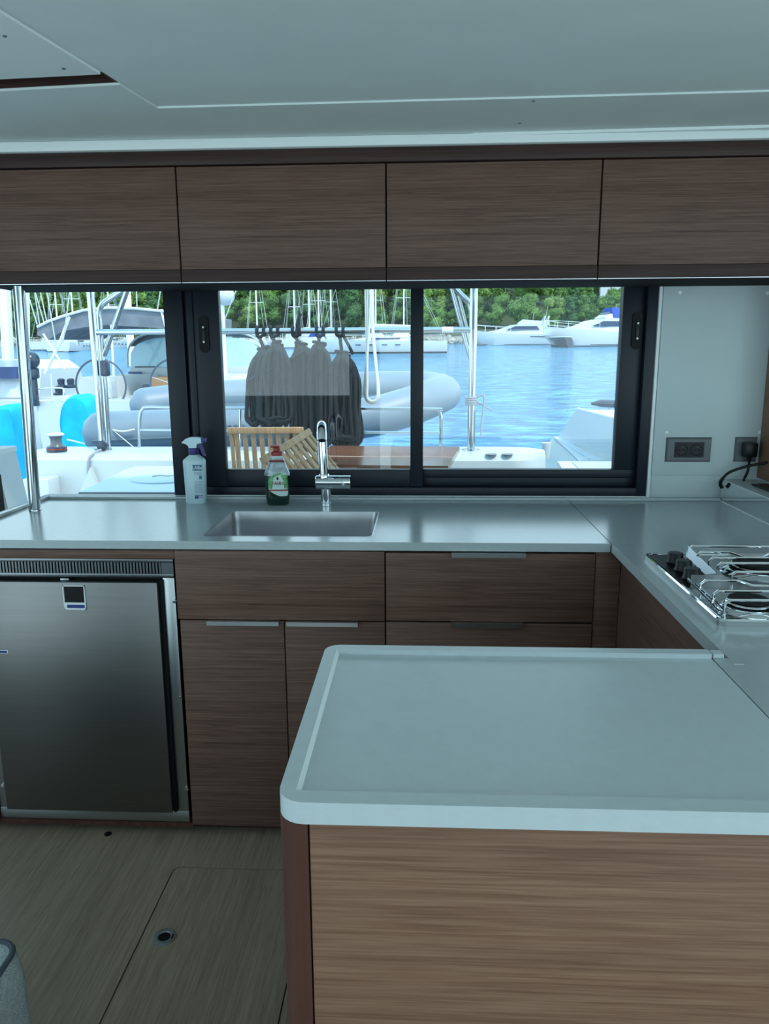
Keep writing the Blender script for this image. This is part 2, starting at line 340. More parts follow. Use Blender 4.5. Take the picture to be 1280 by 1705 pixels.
# ================================================================== OVERHEAD CABINETS
G = 'overhead cabinets above the window'
xs = [-1.379, -.742, -.1065, .5315, 1.168]
LBL = ['leftmost overhead wooden locker, above the chrome pole', 'overhead wooden locker above the spray bottle and ropes', 'overhead wooden locker above the window mullion', 'rightmost overhead wooden locker, above the wall sockets']
for i in range(4):
    x0, x1 = xs[i]+.0015, xs[i+1]-.0015
    t = thing('overhead_cabinet', LBL[i], 'cabinet', ((x0+x1)/2, 2.55, 1.651), G)
    part('body', MB().box(x0, x1, YU+.02, YW-.002, 1.655, 1.992), 'dark_wood', t)
    part('door', MB().box(x0+.001, x1-.001, YU, YU+.0185, 1.693, 1.989, .0012), 'cabinet_wood', t)
    part('finger_rail', MB().prism([(x0, YU-.002, 1.6915), (x0, YU+.0195, 1.6915), (x0, YU+.0195, 1.655), (x0, YU-.004, 1.655)], (x1-x0, 0, 0)), 'dark_wood', t)
    part('edge_strip', MB().box(x0, x1, YU-.0035, YU+.004, 1.6528, 1.6545), 'alu', t, 'thin pale metal edge')
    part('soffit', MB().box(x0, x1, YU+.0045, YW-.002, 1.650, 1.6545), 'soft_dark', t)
# ================================================================== BASE CABINETS
def pull(x0, x1, zt, parent, y=YF-.0185):
    h = MB().prism([(x0, y-.014, zt), (x0, YF, zt), (x0, YF, zt-.003), (x0, y-.011, zt-.003), (x0, y-.011, zt-.012), (x0, y-.014, zt-.012)], (x1-x0, 0, 0))
    return part('handle', h, 'pull_alu', parent, 'brushed metal edge pull')
def xat(u, v): return at(u, v, YF).x
D0, D1 = YF-.018, YF
sk = thing('sink_cabinet', 'brown wooden base cabinet with two doors below the sink', 'cabinet', (-.39, 2.3, 0))
part('body', MB().box(-.690, -.100, D1+.002, 2.66, .035, .72), 'dark_wood', sk)
part('rail', MB().box(-.690, -.100, D1+.002, D1+.02, .72, .899), 'dark_wood', sk)
part('fixed_front', MB().box(-.6885, -.0985, D0, D1, .6965, .898, .001), 'cabinet_wood', sk)
for x0, x1, h0, h1 in ((-.6835, -.3855, xat(349, 1036), xat(467, 1036)), (-.3825, -.0985, xat(480, 1036), xat(597, 1036))):
    d = part('door', MB().box(x0, x1, D0, D1, .041, .6925, .001), 'cabinet_wood', sk); pull(h0, h1, .695, d)
dk = thing('drawer_cabinet', 'brown wooden drawer unit right of the sink cabinet', 'cabinet', (.19, 2.3, 0))
part('body', MB().box(-.0965, .480, D1+.002, 2.66, .035, .899), 'dark_wood', dk)
for z0, z1, hv in ((.6985, .895, 922), (.395, .6935, 1041), (.041, .391, 1160)):
    d = part('drawer', MB().box(-.0945, .4785, D0, D1, z0, z1, .001), 'cabinet_wood', dk); pull(xat(751, 922), xat(873, 922), z1+.0035, d)
one('corner_filler', MB().box(.4805, .548, D0+.004, 2.5, .035, .899, .001), 'cabinet_wood', 'narrow brown corner filler panel beside the drawers', 'panel')
one('kick_board', MB().box(-1.372, .548, YF+.035, YF+.05, 0, .034), 'dark_wood', 'dark kick board under the sink-side cabinets', 'kick board')
# side cabinet under the hob worktop
hk = thing('hob_cabinet', 'brown wooden base cabinet below the gas hob', 'cabinet', (.9, 1.6, 0))
part('body', MB().box(.569, 1.45, 1.262, 2.028, .02, .899), 'dark_wood', hk)
part('upper_front', MB().box(.549, .567, 1.262, D0+.002, .60, .898, .001), 'side_wood', hk)
part('lower_front', MB().box(.549, .567, 1.262, D0+.002, .03, .596, .001), 'side_wood', hk)
# peninsula
PX0, PY0, PY1 = -.163, .771, 1.250
pk = thing('peninsula_cabinet', 'wooden peninsula cabinet with dark corner post, nearest the camera', 'cabinet', (.3, 1.0, 0))
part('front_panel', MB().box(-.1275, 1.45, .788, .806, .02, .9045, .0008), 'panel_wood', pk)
part('corner_post', MB().slab(rrect(-.165, -.1295, .786, 1.235, [.004, .012, .024, .003]), .005, .9045), 'post_wood', pk, 'dark reddish rounded corner post')
part('back_panel', MB().box(-.128, .545, 1.217, 1.235, .02, .9045), 'cabinet_wood', pk)
part('gap_liner', MB().box(-.1292, -.1278, .796, 1.20, .02, .904), 'seal_black', pk)
# ================================================================== FRIDGE
fx0, fx1, fz0, fz1 = -1.281, -.695, .046, .871
fg = thing('fridge', 'stainless steel built-in fridge with vent grille', 'fridge', (-.99, 2.3, .046))
part('body', MB().box(fx0+.006, fx1-.006, YF+.002, 2.62, fz0, fz1-.004), 'seal_black', fg)
f = MB().box(fx1-.033, fx1, YF-.012, YF, fz0+.0362, .816, .001).box(fx0, fx0+.033, YF-.012, YF, fz0+.0362, .816, .001).box(fx0, fx1, YF-.012, YF, fz0, fz0+.036, .001)
frm = part('frame', f, 'steel', fg)
for u, v in ((291, 1001), (301, 1162), (311, 1313), (5, 1308)):
    q = at(u, v, YF-.012); part('screw', MB().lathe([(.0062, 0), (.0055, -.0025), (.002, -.003)], (q.x, YF-.0123, q.z), 14, 'y'), 'chrome', frm)
gr = MB().box(fx0, fx1, YF-.014, YF-.004, .817, .828, .001).box(fx0, fx1, YF-.014, YF-.004, .861, .871, .001).box(fx1-.034, fx1, YF-.013, YF-.004, .828, .861).box(fx0, fx0+.034, YF-.013, YF-.004, .828, .861)
grl = part('vent_grille', gr, 'grille_steel', fg)
n = 56; bar = None
for k in range(n):
    x = fx0+.034+(fx1-fx0-.068)*(k+.5)/n
    if bar is None:
        bar = part('slat', MB().box(x-.0026, x+.0026, YF-.0125, YF-.006, .828, .861), 'grille_steel', grl)
    else:
        c = bar.copy(); COL.objects.link(c); c.parent = grl; c.location.x = x-ORG[grl].x
dr = thing  # fridge door: brushed sheet, slightly proud
door = part('door', MB().box(fx0+.034, -.738, YF-.034, YF-.002, .088, .808, .004), 'fridge_steel', fg)
part('door_gasket', MB().box(-.7375, -.7285, YF-.02, YF-.004, .084, .812), 'seal_black', fg)
part('top_catch', MB().box(-1.02, -.995, YF-.022, YF-.004, .8085, .8145, .001), 'steel', fg)
q0, q1 = at(103, 974, YF-.034), at(145, 1015, YF-.034)
bx0, bx1, bz1, bz0 = q0.x+.002, q1.x-.001, q0.z, q1.z
yb = YF-.0342
pm = MB().box(bx0, bx0+.003, yb-.003, yb, bz0, bz1).box(bx1-.003, bx1, yb-.003, yb, bz0, bz1).box(bx0, bx1, yb-.003, yb, bz0, bz0+.003).box(bx0, bx1, yb-.003, yb, bz1-.003, bz1).box(bx0, bx1, yb-.002, yb, bz0, bz0+.021)
pt = part('badge', pm, 'badge_alu', door, 'square chrome badge with dark centre')
part('badge_inset', MB().box(bx0+.004, bx1-.004, yb-.0012, yb, bz0+.022, bz1-.0035), 'black_plastic', door)
part('badge_band', MB().box(bx0+.009, bx1-.004, yb-.0026, yb-.002, bz0+.005, bz0+.015), 'label_blue', door)
q = at(0, 1085, YF-.034); part('sticker', MB().box(q.x-.03, q.x+.024, yb-.0006, yb, q.z-.005, q.z+.005), 'white_print', door)
part('sticker_print', MB().box(q.x-.03, q.x+.021, yb-.0012, yb-.0006, q.z-.0035, q.z+.003), 'label_blue', door)
fs = thing('fridge_surround', 'thin brown wooden surround framing the fridge', 'cabinet', (-.99, 2.1, 0))
part('top_rail', MB().box(-1.37, -.6895, D0, D1, .873, .898, .001), 'cabinet_wood', fs)
part('side_stile', MB().box(-1.37, fx0-.002, D0, D1, .036, .871, .001), 'cabinet_wood', fs)
part('bottom_rail', MB().box(-1.37, -.6845, D0+.004, D1, .030, .0445), 'post_wood', fs)
part('end_panel', MB().box(-1.37, -1.35, D1, 2.66, .035, .90), 'side_wood', fs)
# ================================================================== WORKTOPS
SX0, SX1, SY0, SY1 = -.620, -.137, 2.092, 2.441
wt = thing('sink_worktop', 'grey solid-surface worktop with raised lip around the sink', 'worktop', (-.4, 2.35, ZC))
part('slab', MB().slab([(-1.372, 2.03), (.517, 2.03), (.520, 2.66), (-1.372, 2.66)], ZC, ZT, [rrect(SX0, SX1, SY0, SY1, .018)]), 'counter', wt)
part('back_lip', MB().box(-1.345, 1.044, 2.648, 2.672, ZT, .936, .002), 'counter', wt)
part('end_lip', MB().box(-1.372, -1.346, 2.032, 2.672, ZT, .937, .003), 'counter', wt)
hw = thing('hob_worktop', 'grey solid-surface worktop carrying the gas hob', 'worktop', (.9, 1.7, ZC))
part('slab', MB().slab([(.494, .79), (1.45, .79), (1.45, 2.66), (.5225, 2.66), (.5195, 2.03), (.5195, 1.232), (.494, 1.232)], ZC, ZT), 'counter', hw)
part('edge_rim', MB().slab([(.5195, 1.205), (.536, 1.205), (.536, 2.028), (.5195, 2.028)], ZT, ZT+.0015), 'counter', hw)
pw = thing('peninsula_worktop', 'white peninsula worktop with raised rim and rounded corners', 'worktop', (.15, 1.0, .905))
rad = [.004, .026, .032, .004]
pb = MB(); out = rrect(PX0, .4915, PY0, PY1, rad)
pb.slab(out, .907, .926)
part('slab', pb, 'counter_white', pw)
rm = MB(); inn = rrect(PX0+.0185, .4915, PY0+.025, PY1-.021, .002, 2)
o2 = rrect(PX0, .4915, PY0, PY1, rad)
rm2 = MB()
# rim: outer outline stepped in for a soft top edge
Ri = [(x, y) for x, y in o2]
def inset(L, d):
    cx, cy = (PX0+.4915)/2, (PY0+PY1)/2
    return [(min(max(x, PX0+d), .4915) if abs(x-PX0) < .04 or 1 else x, min(max(y, PY0+d), PY1-d)) for x, y in L]
hol = [(PX0+.0185, PY0+.025), (.4915, PY0+.025), (.4915, PY1-.0215), (PX0+.0185, PY1-.0215)]
def rimslab(mb, x1, z0, z1, d):
    L = rrect(PX0+d, x1, PY0+d, PY1-d, [.003, .026-d, .032-d, .003])
    # C-shaped rim open to the right
    o = [p for p in L]
    o = o[7:21]                       # top-left corner .. bottom-left corner
    poly = [(x1, PY1-d)] + o + [(x1, PY0+d), (x1, PY0+.025), (PX0+.0195, PY0+.025), (PX0+.0195, PY1-.0215), (x1, PY1-.0215)]
    return mb.slab(poly, z0, z1)
part('rim', rimslab(MB(), .4915, .926, .9345, 0), 'counter_white', pw)
part('inner_bevel', MB().prism([(PX0+.0197, PY0+.026, .9341), (PX0+.0197, PY0+.026, .9262), (PX0+.0245, PY0+.026, .9262)], (0, PY1-.0215-PY0-.026, 0)), 'trim_white', pw)
one('rim_return', MB().box(.494, .512, PY1-.0215, PY1-.001, .9262, .9345, .0012), 'counter_white', 'small square white rim end beside the worktop seam', 'rim end')
# sink
si = thing('sink', 'rectangular undermount stainless steel sink', 'sink', ((SX0+SX1)/2, (SY0+SY1)/2, .74))
rings = []
for d, z, r in ((-.0035, .9264, .021), (.0008, .9264, .019), (.0014, .9235, .019), (.004, .895, .022), (.006, .775, .024), (.012, .757, .03), (.03, .75, .04)):
    rings.append([V((x, y, z)) for x, y in rrect(SX0+d, SX1-d, SY0+d, SY1-d, r)])
rings += [[V((x, y, z-.0015)) for x, y, z in r] for r in rings[::-1][:0]]
part('basin', MB().loft(rings[::-1], cap=False), 'sink_steel', si)
part('bottom', MB().slab(rrect(SX0+.0295, SX1-.0295, SY0+.0295, SY1-.0295, .04), .7485, .7502), 'sink_steel', si)
part('drain', MB().lathe([(.038, .7505), (.042, .7525), (.03, .7525), (.028, .7508), (.004, .7512)], ((SX0+SX1)/2, 2.3, 0), 24), 'chrome', si)
# tap
tp = thing('tap', 'chrome mixer tap with horizontal lever barrel', 'tap', (-.322, 2.545, ZT))
bx, by = -.322, 2.545
part('base', MB().lathe([(.0185, ZT), (.0195, ZT+.001), (.0195, ZT+.012), (.0175, ZT+.0135), (.0175, ZT+.058)], (bx, by, 0), 28), 'chrome', tp)
zb = 1.008
brl = part('barrel', MB().lathe([(.0205, -.034), (.0225, -.032), (.0225, .055), (.0215, .0556), (.0215, .0566), (.0225, .0575), (.0225, .083), (.0215, .085)], (bx, by, zb), 32, 'x'), 'chrome', tp)
part('lever_dot', MB().ico((bx+.062, by-.0225, zb-.003), .0045, 2), 'trim_white', brl)
sx = at(539, 790, by).x
fx_ = lambda y, k=0: (sx-.004)*y/by+k
path = sm([(sx+.001, by, zb+.018), (sx-.001, by, 1.09), (sx-.003, by, 1.168), (fx_(by-.012), by-.012, 1.196), (fx_(by-.04), by-.04, 1.204), (fx_(by-.07), by-.07, 1.194), (fx_(by-.085), by-.085, 1.172)], 6)
sp = part('spout', MB().tube(path, .0158, 20), 'chrome', tp)
part('collar', MB().lathe([(.0175, zb+.015), (.0175, zb+.026), (.016, zb+.0285)], (sx+.001, by, 0), 24), 'chrome', tp)
d = (path[-1]-path[-2]).normalized()
part('aerator', MB().tube([path[-1]-d*.016, path[-1]+d*.004, path[-1]+d*.014], [.0172, .0172, .0155], 20), 'chrome', sp)
part('outlet', MB().tube([path[-1]+d*.0141, path[-1]+d*.0146], [.0115, .0115], 16), 'seal_black', sp)
# chrome pole
p0, p1 = at(58.5, 850, 2.44), at(32, 480, 2.44)
pole = thing('grab_pole', 'chrome pole from worktop up to the overhead lockers', 'pole', (p0.x, p0.y, ZT))
part('tube', MB().cyl((p0.x, 2.44, ZT+.004), (p0.x+.019, 2.44, 1.6495), .0185, n=28), 'pole_steel', pole)
part('foot', MB().lathe([(.0200, ZT), (.0200, ZT+.006), (.0186, ZT+.008)], (p0.x, 2.44, 0), 28), 'pole_steel', pole)
# ================================================================== BOTTLES
def ell(cx, cy, z, a, b, n=28, p=2.0):
    out = []
    for k in range(n):
        t = 2*math.pi*k/n; c, s_ = math.cos(t), math.sin(t)
        out.append(V((cx+a*math.copysign(abs(c)**(2/p), c), cy+b*math.copysign(abs(s_)**(2/p), s_), z)))
    return out
cx, cy = at(463, 840, 2.563).x, 2.563
so_ = thing('dish_soap', 'green dish soap bottle with red cap and FAIRY label', 'soap bottle', (cx, cy, ZT))
def lev(L, p=2.6): return [ell(cx+dx, cy, ZT+z, a, b, 36, p) for z, a, b, dx in L]
part('soap_body', MB().loft(lev([(0, .034, .020, 0), (.003, .0375, .022, 0), (.03, .041, .0245, 0), (.07, .0435, .026, 0), (.103, .0445, .026, 0)])), 'soap_green', so_, 'dark green filled lower part')
part('clear_shoulder', MB().loft(lev([(.1032, .0445, .026, 0), (.112, .0435, .0255, 0), (.125, .038, .023, 0), (.14, .031, .020, .001), (.155, .0265, .0185, .001), (.163, .0235, .0175, .001)], 2.3)), 'soap_clear', so_, 'clear empty shoulder')
part('neck_band', MB().loft(lev([(.1492, .0285, .0198, .001), (.158, .0252, .0186, .001)], 2.3)), 'dark_red', so_)
part('neck', MB().lathe([(.0205, 0), (.0215, .003), (.0165, .006), (.0165, .009)], (cx+.001, cy, ZT+.163), 24), 'white_print', so_)
cpz = part('cap', MB().lathe([(.0185, .0), (.0195, .001), (.0195, .013), (.017, .0155), (.0115, .0165), (.0115, .026), (.009, .028)], (cx+.001, cy, ZT+.171), 24), 'red_plastic', so_)
part('cap_lid', MB().box(cx-.018, cx+.012, cy-.012, cy+.012, ZT+.198, ZT+.206, .003), 'red_plastic', cpz)
def lab(mt, pts, dy, name, par):
    # decal following the curved front of the bottle
    m = MB(); bm = m.bm; bm_v = {}
    rows = []
    for z, xl, xr in pts:
        row = []
        for k in range(11):
            x = xl+(xr-xl)*k/10; a, b = .0437, .0262
            yy = b*max(0, 1-abs(x/a)**2.6)**(1/2.6); row.append(V((cx+x, cy-yy-dy, ZT+z)))
        rows.append(row)
    for r0, r1 in zip(rows[:-1], rows[1:]):
        for k in range(10):
            bm.faces.new([bm.verts.new(p) for p in (r0[k], r0[k+1], r1[k+1], r1[k])])
    bmesh.ops.remove_doubles(bm, verts=bm.verts, dist=1e-5)
    bmesh.ops.solidify(bm, geom=bm.faces[:], thickness=.0004)
    return part(name, m, mt, par)
lb = lab('label_pale', [(.034, .012, .036), (.04, -.003, .0385), (.048, -.017, .039), (.058, -.026, .0385), (.085, -.027, .038), (.10, -.02, .038), (.108, -.008, .037), (.115, .008, .034)], .0012, 'front_label', so_)
lab('label_green', [(.060, -.0265, -.013), (.085, -.027, -.012), (.10, -.02, -.006), (.108, -.008, .012), (.114, .008, .030)], .0019, 'leaf_print', lb)
lab('label_green', [(.060, .028, .038), (.085, .027, .038), (.10, .020, .038), (.108, .014, .037)], .0019, 'leaf_print', lb)
lab('red_plastic', [(.052, -.022, .0385), (.057, -.025, .0385)], .0019, 'red_stripe', lb)
text('brand_text', 'FAIRY', .0168, facing((cx+.008, cy-.0295, ZT+.078)), 'dark_red', lb)
part('drop_mark', MB().ico((cx+.006, cy-.0288, ZT+.096), .0042, 2, (1, .2, 1.3)), 'soap_green', lb)
cx, cy = at(327.5, 837, 2.59).x, 2.59
sb = thing('spray_bottle', 'pale blue trigger spray bottle with purple nozzle', 'spray bottle', (cx, cy, ZT))
part('bottle', MB().loft([ell(cx, cy, ZT+z, a, b, 32, 3.2) for z, a, b in ((0, .033, .024), (.003, .0352, .026), (.06, .0358, .0265), (.13, .0378, .027), (.148, .0380, .027), (.153, .036, .026), (.160, .028, .022), (.168, .018, .016), (.170, .0155, .0155))]), 'spray_body', sb)
part('collar', MB().lathe([(.0165, 0), (.0168, .001), (.0168, .0225), (.0155, .024)], (cx-.001, cy, ZT+.1702), 24), 'purple', sb)
hz = ZT+.194
hp = [(-.014, 0), (.012, 0), (.0135, .012), (.020, .016), (.030, .0165), (.030, .035), (.012, .0375), (-.008, .0375), (-.025, .031), (-.038, .0195), (-.037, .017), (-.024, .0135), (-.017, .008)]
part('spray_head', MB().prism([(cx+x, cy-.011, hz+z) for x, z in hp], (0, .022, 0)), 'spray_head', sb)
part('nozzle', MB().box(cx+.0302, cx+.046, cy-.009, cy+.009, hz+.0195, hz+.034, .002), 'purple', sb)
tr = [(.006, .012), (.026, .016), (.031, .006), (.036, -.014), (.041, -.028), (.0365, -.029), (.028, -.018), (.022, .0), (.012, .006)]
part('trigger', MB().prism([(cx+x, cy-.0055, hz+z) for x, z in tr], (0, .011, 0)), 'purple', sb)
yl = cy-.0275
def dec(x0, x1, z0, z1, mt, nm, par, y=yl): return part(nm, MB().box(cx+x0, cx+x1, y-.0007, y+.0008, ZT+z0, ZT+z1), mt, par)
lb = dec(.0, .0325, .118, .138, 'label_teal', 'label_band', sb)
text('label_text', 'LABe', .0165, facing((cx+.0165, yl-.0012, ZT+.1275)), 'white_print', lb)
for z in (.112, .108, .104): dec(.004, .031, z, z+.0015, 'print_grey', 'print_line', sb)
dec(.022, .031, .088, .1, 'label_teal', 'print_mark', sb)
for k in range(9): dec(.004, .032, .040+k*.0048, .0418+k*.0048, 'print_grey', 'print_line', sb)
dec(.003, .0325, .030, .032, 'label_blue', 'print_stripe', sb); dec(.003, .016, .0195, .0285, 'label_blue', 'print_mark', sb); dec(.019, .031, .022, .026, 'print_grey', 'print_line', sb)
# ================================================================== HOB
hx0, hx1, hy0, hy1 = .562, 1.09, 1.385, 1.882
hb = thing('gas_hob', 'stainless steel gas hob with black knobs and wire pan rails', 'hob', (.82, 1.64, ZT))
tray = part('tray', MB().slab(rrect(hx0, hx1, hy0, hy1, .018), ZT, ZT+.010), 'steel', hb)
part('rolled_edge', MB().tube([V((x, y, ZT+.010)) for x, y in rrect(hx0+.005, hx1-.005, hy0+.005, hy1-.005, .016)], .0052, 8, True), 'chrome', hb)
zh = ZT+.0105
part('burner_deck', MB().slab([(hx0+.013, hy0+.012), (1.08, hy0+.012), (1.08, hy1-.012), (.647, hy1-.012), (.647, 1.596), (hx0+.013, 1.596)], ZT+.0095, zh+.001), 'steel', hb)
part('control_strip', MB().slab(rrect(hx0+.013, .645, 1.598, hy1-.012, .004), ZT+.0095, zh+.0015), 'black_plastic', hb)
kn = None
for x, y in ((.612, 1.795), (.609, 1.727), (.605, 1.660)):
    if kn is None:
        kn = part('knob', MB().lathe([(.020, 0), (.021, .002), (.0185, .006), (.018, .022), (.016, .025), (.003, .0252)], (x, y, zh+.0018), 24), 'black_plastic', hb, 'black control knob'); KO = V((x, y, 0))
    else:
        c = kn.copy(); COL.objects.link(c); c.parent = hb; c.location = kn.location + V((x, y, 0)) - KO
for bx, by, k_ in ((.770, 1.715, 1.25), (.640, 1.447, .9), (.93, 1.50, 1.0)):
    bu = part('burner', MB().lathe([(.062*k_, 0), (.064*k_, .003), (.055*k_, .010), (.050*k_, .011), (.046*k_, .007), (.036*k_, .007), (.036*k_, .014), (.046*k_, .0155), (.047*k_, .018), (.044*k_, .020), (.004, .0205)], (bx, by, zh+.001), 36), 'chrome', hb)
    part('flame_ring', MB().lathe([(.0385*k_, .0), (.0475*k_, .001), (.0475*k_, .003), (.0385*k_, .0035)], (bx, by, zh+.0115), 36), 'seal_black', bu)
    part('burner_cap', MB().lathe([(.040*k_, 0), (.0425*k_, .0015), (.041*k_, .005), (.004, .0056)], (bx, by, zh+.0218), 30), 'seal_black', bu)
zr = zh+.036
def rail(y, dip=False, x0=.672, x1=1.07):
    pts = [(x0, y, zh+.0012), (x0, y, zr-.008), (x0+.008, y, zr)]
    if dip: pts += [(x0+.075, y, zr), (x0+.105, y, zr-.010), (x0+.15, y, zr-.010), (x0+.168, y, zr), (x1-.09, y, zr)]
    pts += [(x1-.008, y, zr), (x1, y, zr-.008), (x1, y, zh+.0012)]
    return part('pan_rail', MB().tube(pts, .0030, 8), 'chrome', hb)
for y, d_, x0 in ((1.822, 0, .652), (1.765, 1, .652), (1.715, 0, .662), (1.670, 0, .664), (1.60, 0, .668), (1.532, 1, .578), (1.462, 0, .578), (1.405, 0, .578)): rail(y, d_, x0)
part('cross_rail', MB().tube([(.571, 1.588, zh+.022), (.571, 1.408, zh+.010)], .0028, 8), 'chrome', hb)
part('cross_rail', MB().tube([(.586, 1.580, zh+.014), (.586, 1.412, zh+.008)], .0028, 8), 'chrome', hb)
part('deflector', MB().prism([(.647, 1.822, zh+.038), (.648, 1.826, zh+.010), (.640, 1.672, zh+.008), (.664, 1.676, zh+.010)], (.0012, 0, .0006)), 'steel', hb, 'tilted steel side plate')
part('deflector', MB().box(.580, .643, 1.5935, 1.5948, zh+.002, zh+.030), 'steel', hb, 'upright square steel plate')
# ================================================================== RIGHT LEDGE, SOCKETS, CABLE
ld = thing('raised_ledge', 'raised ledge with mirror-like side at the right of the worktop', 'ledge', (1.25, 2.3, ZT))
part('core', MB().box(1.0485, 1.45, 1.95, 2.672, ZT, 1.0, .002), 'counter', ld)
part('side_face', MB().box(1.0455, 1.0482, 1.95, 2.66, ZT+.001, 1.0005), 'chrome', ld, 'reflective polished side')
part('seal_bead', MB().box(1.042, 1.0455, 1.95, 2.66, ZT, ZT+.0022), 'trim_white', ld)
part('top_edge', MB().box(1.0455, 1.0495, 1.95, 2.66, 1.0006, 1.0022), 'trim_white', ld)
part('tray', MB().box(1.10, 1.45, 1.96, 2.55, 1.0003, 1.006, .002), 'black_plastic', ld)
one('locker_side', MB().box(1.168, 1.185, 2.52, 2.672, 1.0065, 1.648, .002), 'panel_wood', 'brown wooden board at the right picture edge by the plug', 'board')
def plate(x0, x1, z0, z1, t, b=.006):
    y = YW-.0062
    return part('face_plate', MB().loft([[V(p) for p in ((x0, y, z0), (x1, y, z0), (x1, y, z1), (x0, y, z1))], [V(p) for p in ((x0+b, y-.009, z0+b), (x1-b, y-.009, z0+b), (x1-b, y-.009, z1-b), (x0+b, y-.009, z1-b))]]), 'grey_plastic', t)
def sock(x, z, t, par):
    y = YW-.0062-.0097
    s_ = part('socket', MB().lathe([(.0215, 0), (.0215, -.002), (.0195, -.002), (.018, -.0004), (.003, -.0002)], (x, y, z), 28, 'y'), 'black_plastic', par)
    for dx in (-.0095, .0095): part('contact_hole', MB().lathe([(.0026, 0), (.0026, -.0012)], (x+dx, y-.0004, z-.002), 10, 'y'), 'seal_black', s_)
    part('earth_pin', MB().cyl((x, y-.0003, z+.010), (x, y-.006, z+.010), .0024, n=10), 'grey_plastic', s_)
t = thing('double_socket', 'grey double wall socket with two round outlets', 'socket', (.928, YW-.006, 1.06))
plate(.850, 1.005, 1.061, 1.147, t)
ins = part('insert', MB().box(.878, .979, YW-.0162, YW-.0152, 1.078, 1.131), 'black_plastic', t)
for x in (.904, .953): sock(x, 1.1045, t, ins)
t = thing('single_socket', 'grey single wall socket behind the black plug', 'socket', (1.125, YW-.006, 1.06))
plate(1.084, 1.160, 1.062, 1.148, t)
t = thing('power_plug', 'black plug with cable in the single socket', 'plug', (1.125, 2.65, 1.0))
part('plug_body', MB().box(1.104, 1.147, YW-.052, YW-.0155, 1.082, 1.132, .005), 'black_plastic', t)
part('strain_relief', MB().cyl((1.126, YW-.036, 1.083), (1.126, YW-.036, 1.066), .009, .006, 14), 'black_plastic', t)
part('cord', MB().tube(sm([(1.126, YW-.036, 1.07), (1.126, YW-.036, 1.05), (1.123, YW-.038, 1.03), (1.112, YW-.045, 1.010), (1.104, YW-.06, 1.0055)], 5), .0045, 10), 'black_plastic', t)
q = [at(1274, 771, 2.60), at(1245, 776, 2.61), at(1215, 786, 2.62), at(1202, 798, 2.625), at(1199, 806, 2.63), at(1202, 812, 2.632)]
one('black_cable', MB().tube(sm([(1.16, 2.60, q[0].z+.002), *q], 6), [.0048, .0048, .0048, .006, .0065], 10), 'black_plastic', 'thick black cable arching over the ledge corner', 'cable')
# ================================================================== SOFA CORNER
q = atz(45, 1588, .45)
sf = thing('sofa', 'light grey woven sofa corner with dark piping, bottom left', 'sofa', (-1.1, .3, 0))
SX_, SY_ = -.683, 1.090
def pl_(g, z): return [V((x, y, z)) for x, y in rrect(-1.6-g, SX_+g, -.6-g, SY_+g, [.03+g, .03, .03, .03], 8)]
part('side', MB().loft([pl_(.010, .06), pl_(.018, .30), pl_(.017, .40), pl_(.011, .435), pl_(.0, .4495)]), 'fabric', sf)
part('seat_top', MB().loft([pl_(-.001, .4497), pl_(-.03, .4545), pl_(-.12, .458)]), 'fabric', sf)
part('piping', MB().tube(pl_(.003, .4495), .0052, 8, True), 'piping', sf)
part('plinth', MB().box(-1.58, SX_-.02, -.58, SY_-.02, 0, .0598), 'dark_wood', sf)
# ================================================================== OUTSIDE: SEA, SHORE
TILT = .035; Z0 = -1.2
def sea_z(y): return Z0 + TILT*y
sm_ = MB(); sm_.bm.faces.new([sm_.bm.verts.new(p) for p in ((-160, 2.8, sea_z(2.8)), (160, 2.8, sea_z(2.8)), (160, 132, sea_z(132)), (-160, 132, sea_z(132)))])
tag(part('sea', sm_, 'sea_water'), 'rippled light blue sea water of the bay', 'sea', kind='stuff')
g = MB(); NX, NYg = 60, 24; rows = []
def hill(x, y):
    t = max(0, (y-128)/60); right = max(0, min(1, (x-12)/30))
    return sea_z(128) - .6 + 1.5*min(1, max(0, y-127)/3) + t*(22-15*right) + noise.noise(V((x*.05, y*.05, 0)))*1.2*min(1, t*3)
for j in range(NYg+1):
    y = 126.5 + 80*(j/NYg)**1.3; rows.append([g.bm.verts.new((-130+230*i/NX, y, hill(-130+230*i/NX, y))) for i in range(NX+1)])
for r0, r1 in zip(rows[:-1], rows[1:]):
    for i in range(NX): g.bm.faces.new((r0[i], r0[i+1], r1[i+1], r1[i]))
struct('hillside', g, 'earth')
# breakwater of boulders at the water's edge
bw = thing('breakwater', 'grey-brown stone breakwater along the far shore', 'breakwater', (0, 126, sea_z(126)))
bs = []
for k in range(5):
    m_ = MB(); m_.ico((0, 0, 0), 1, 2, (1, .8, .7), .5); bmesh.ops.recalc_face_normals(m_.bm, faces=m_.bm.faces)
    me = bpy.data.meshes.new('boulder'); m_.bm.to_mesh(me); m_.bm.free(); me.materials.append(MATS['stone']); bs.append(me)
for k in range(150):
    o = bpy.data.objects.new('boulder', bs[k % 5]); COL.objects.link(o); o.parent = bw
    x = -78 + 118*k/149 + random.uniform(-.3, .3)
    o.location = (x, random.uniform(-.6, .8), random.uniform(.0, .5)); o.rotation_euler = (random.random()*3, random.random()*3, random.random()*6)
    s_ = random.uniform(.5, .95); o.scale = (s_*1.3, s_, s_*.8)
tag(part('quay', MB().box(-80, 42, 127, 128.5, sea_z(127)-.4, sea_z(127)+1.15), 'stone', bw))
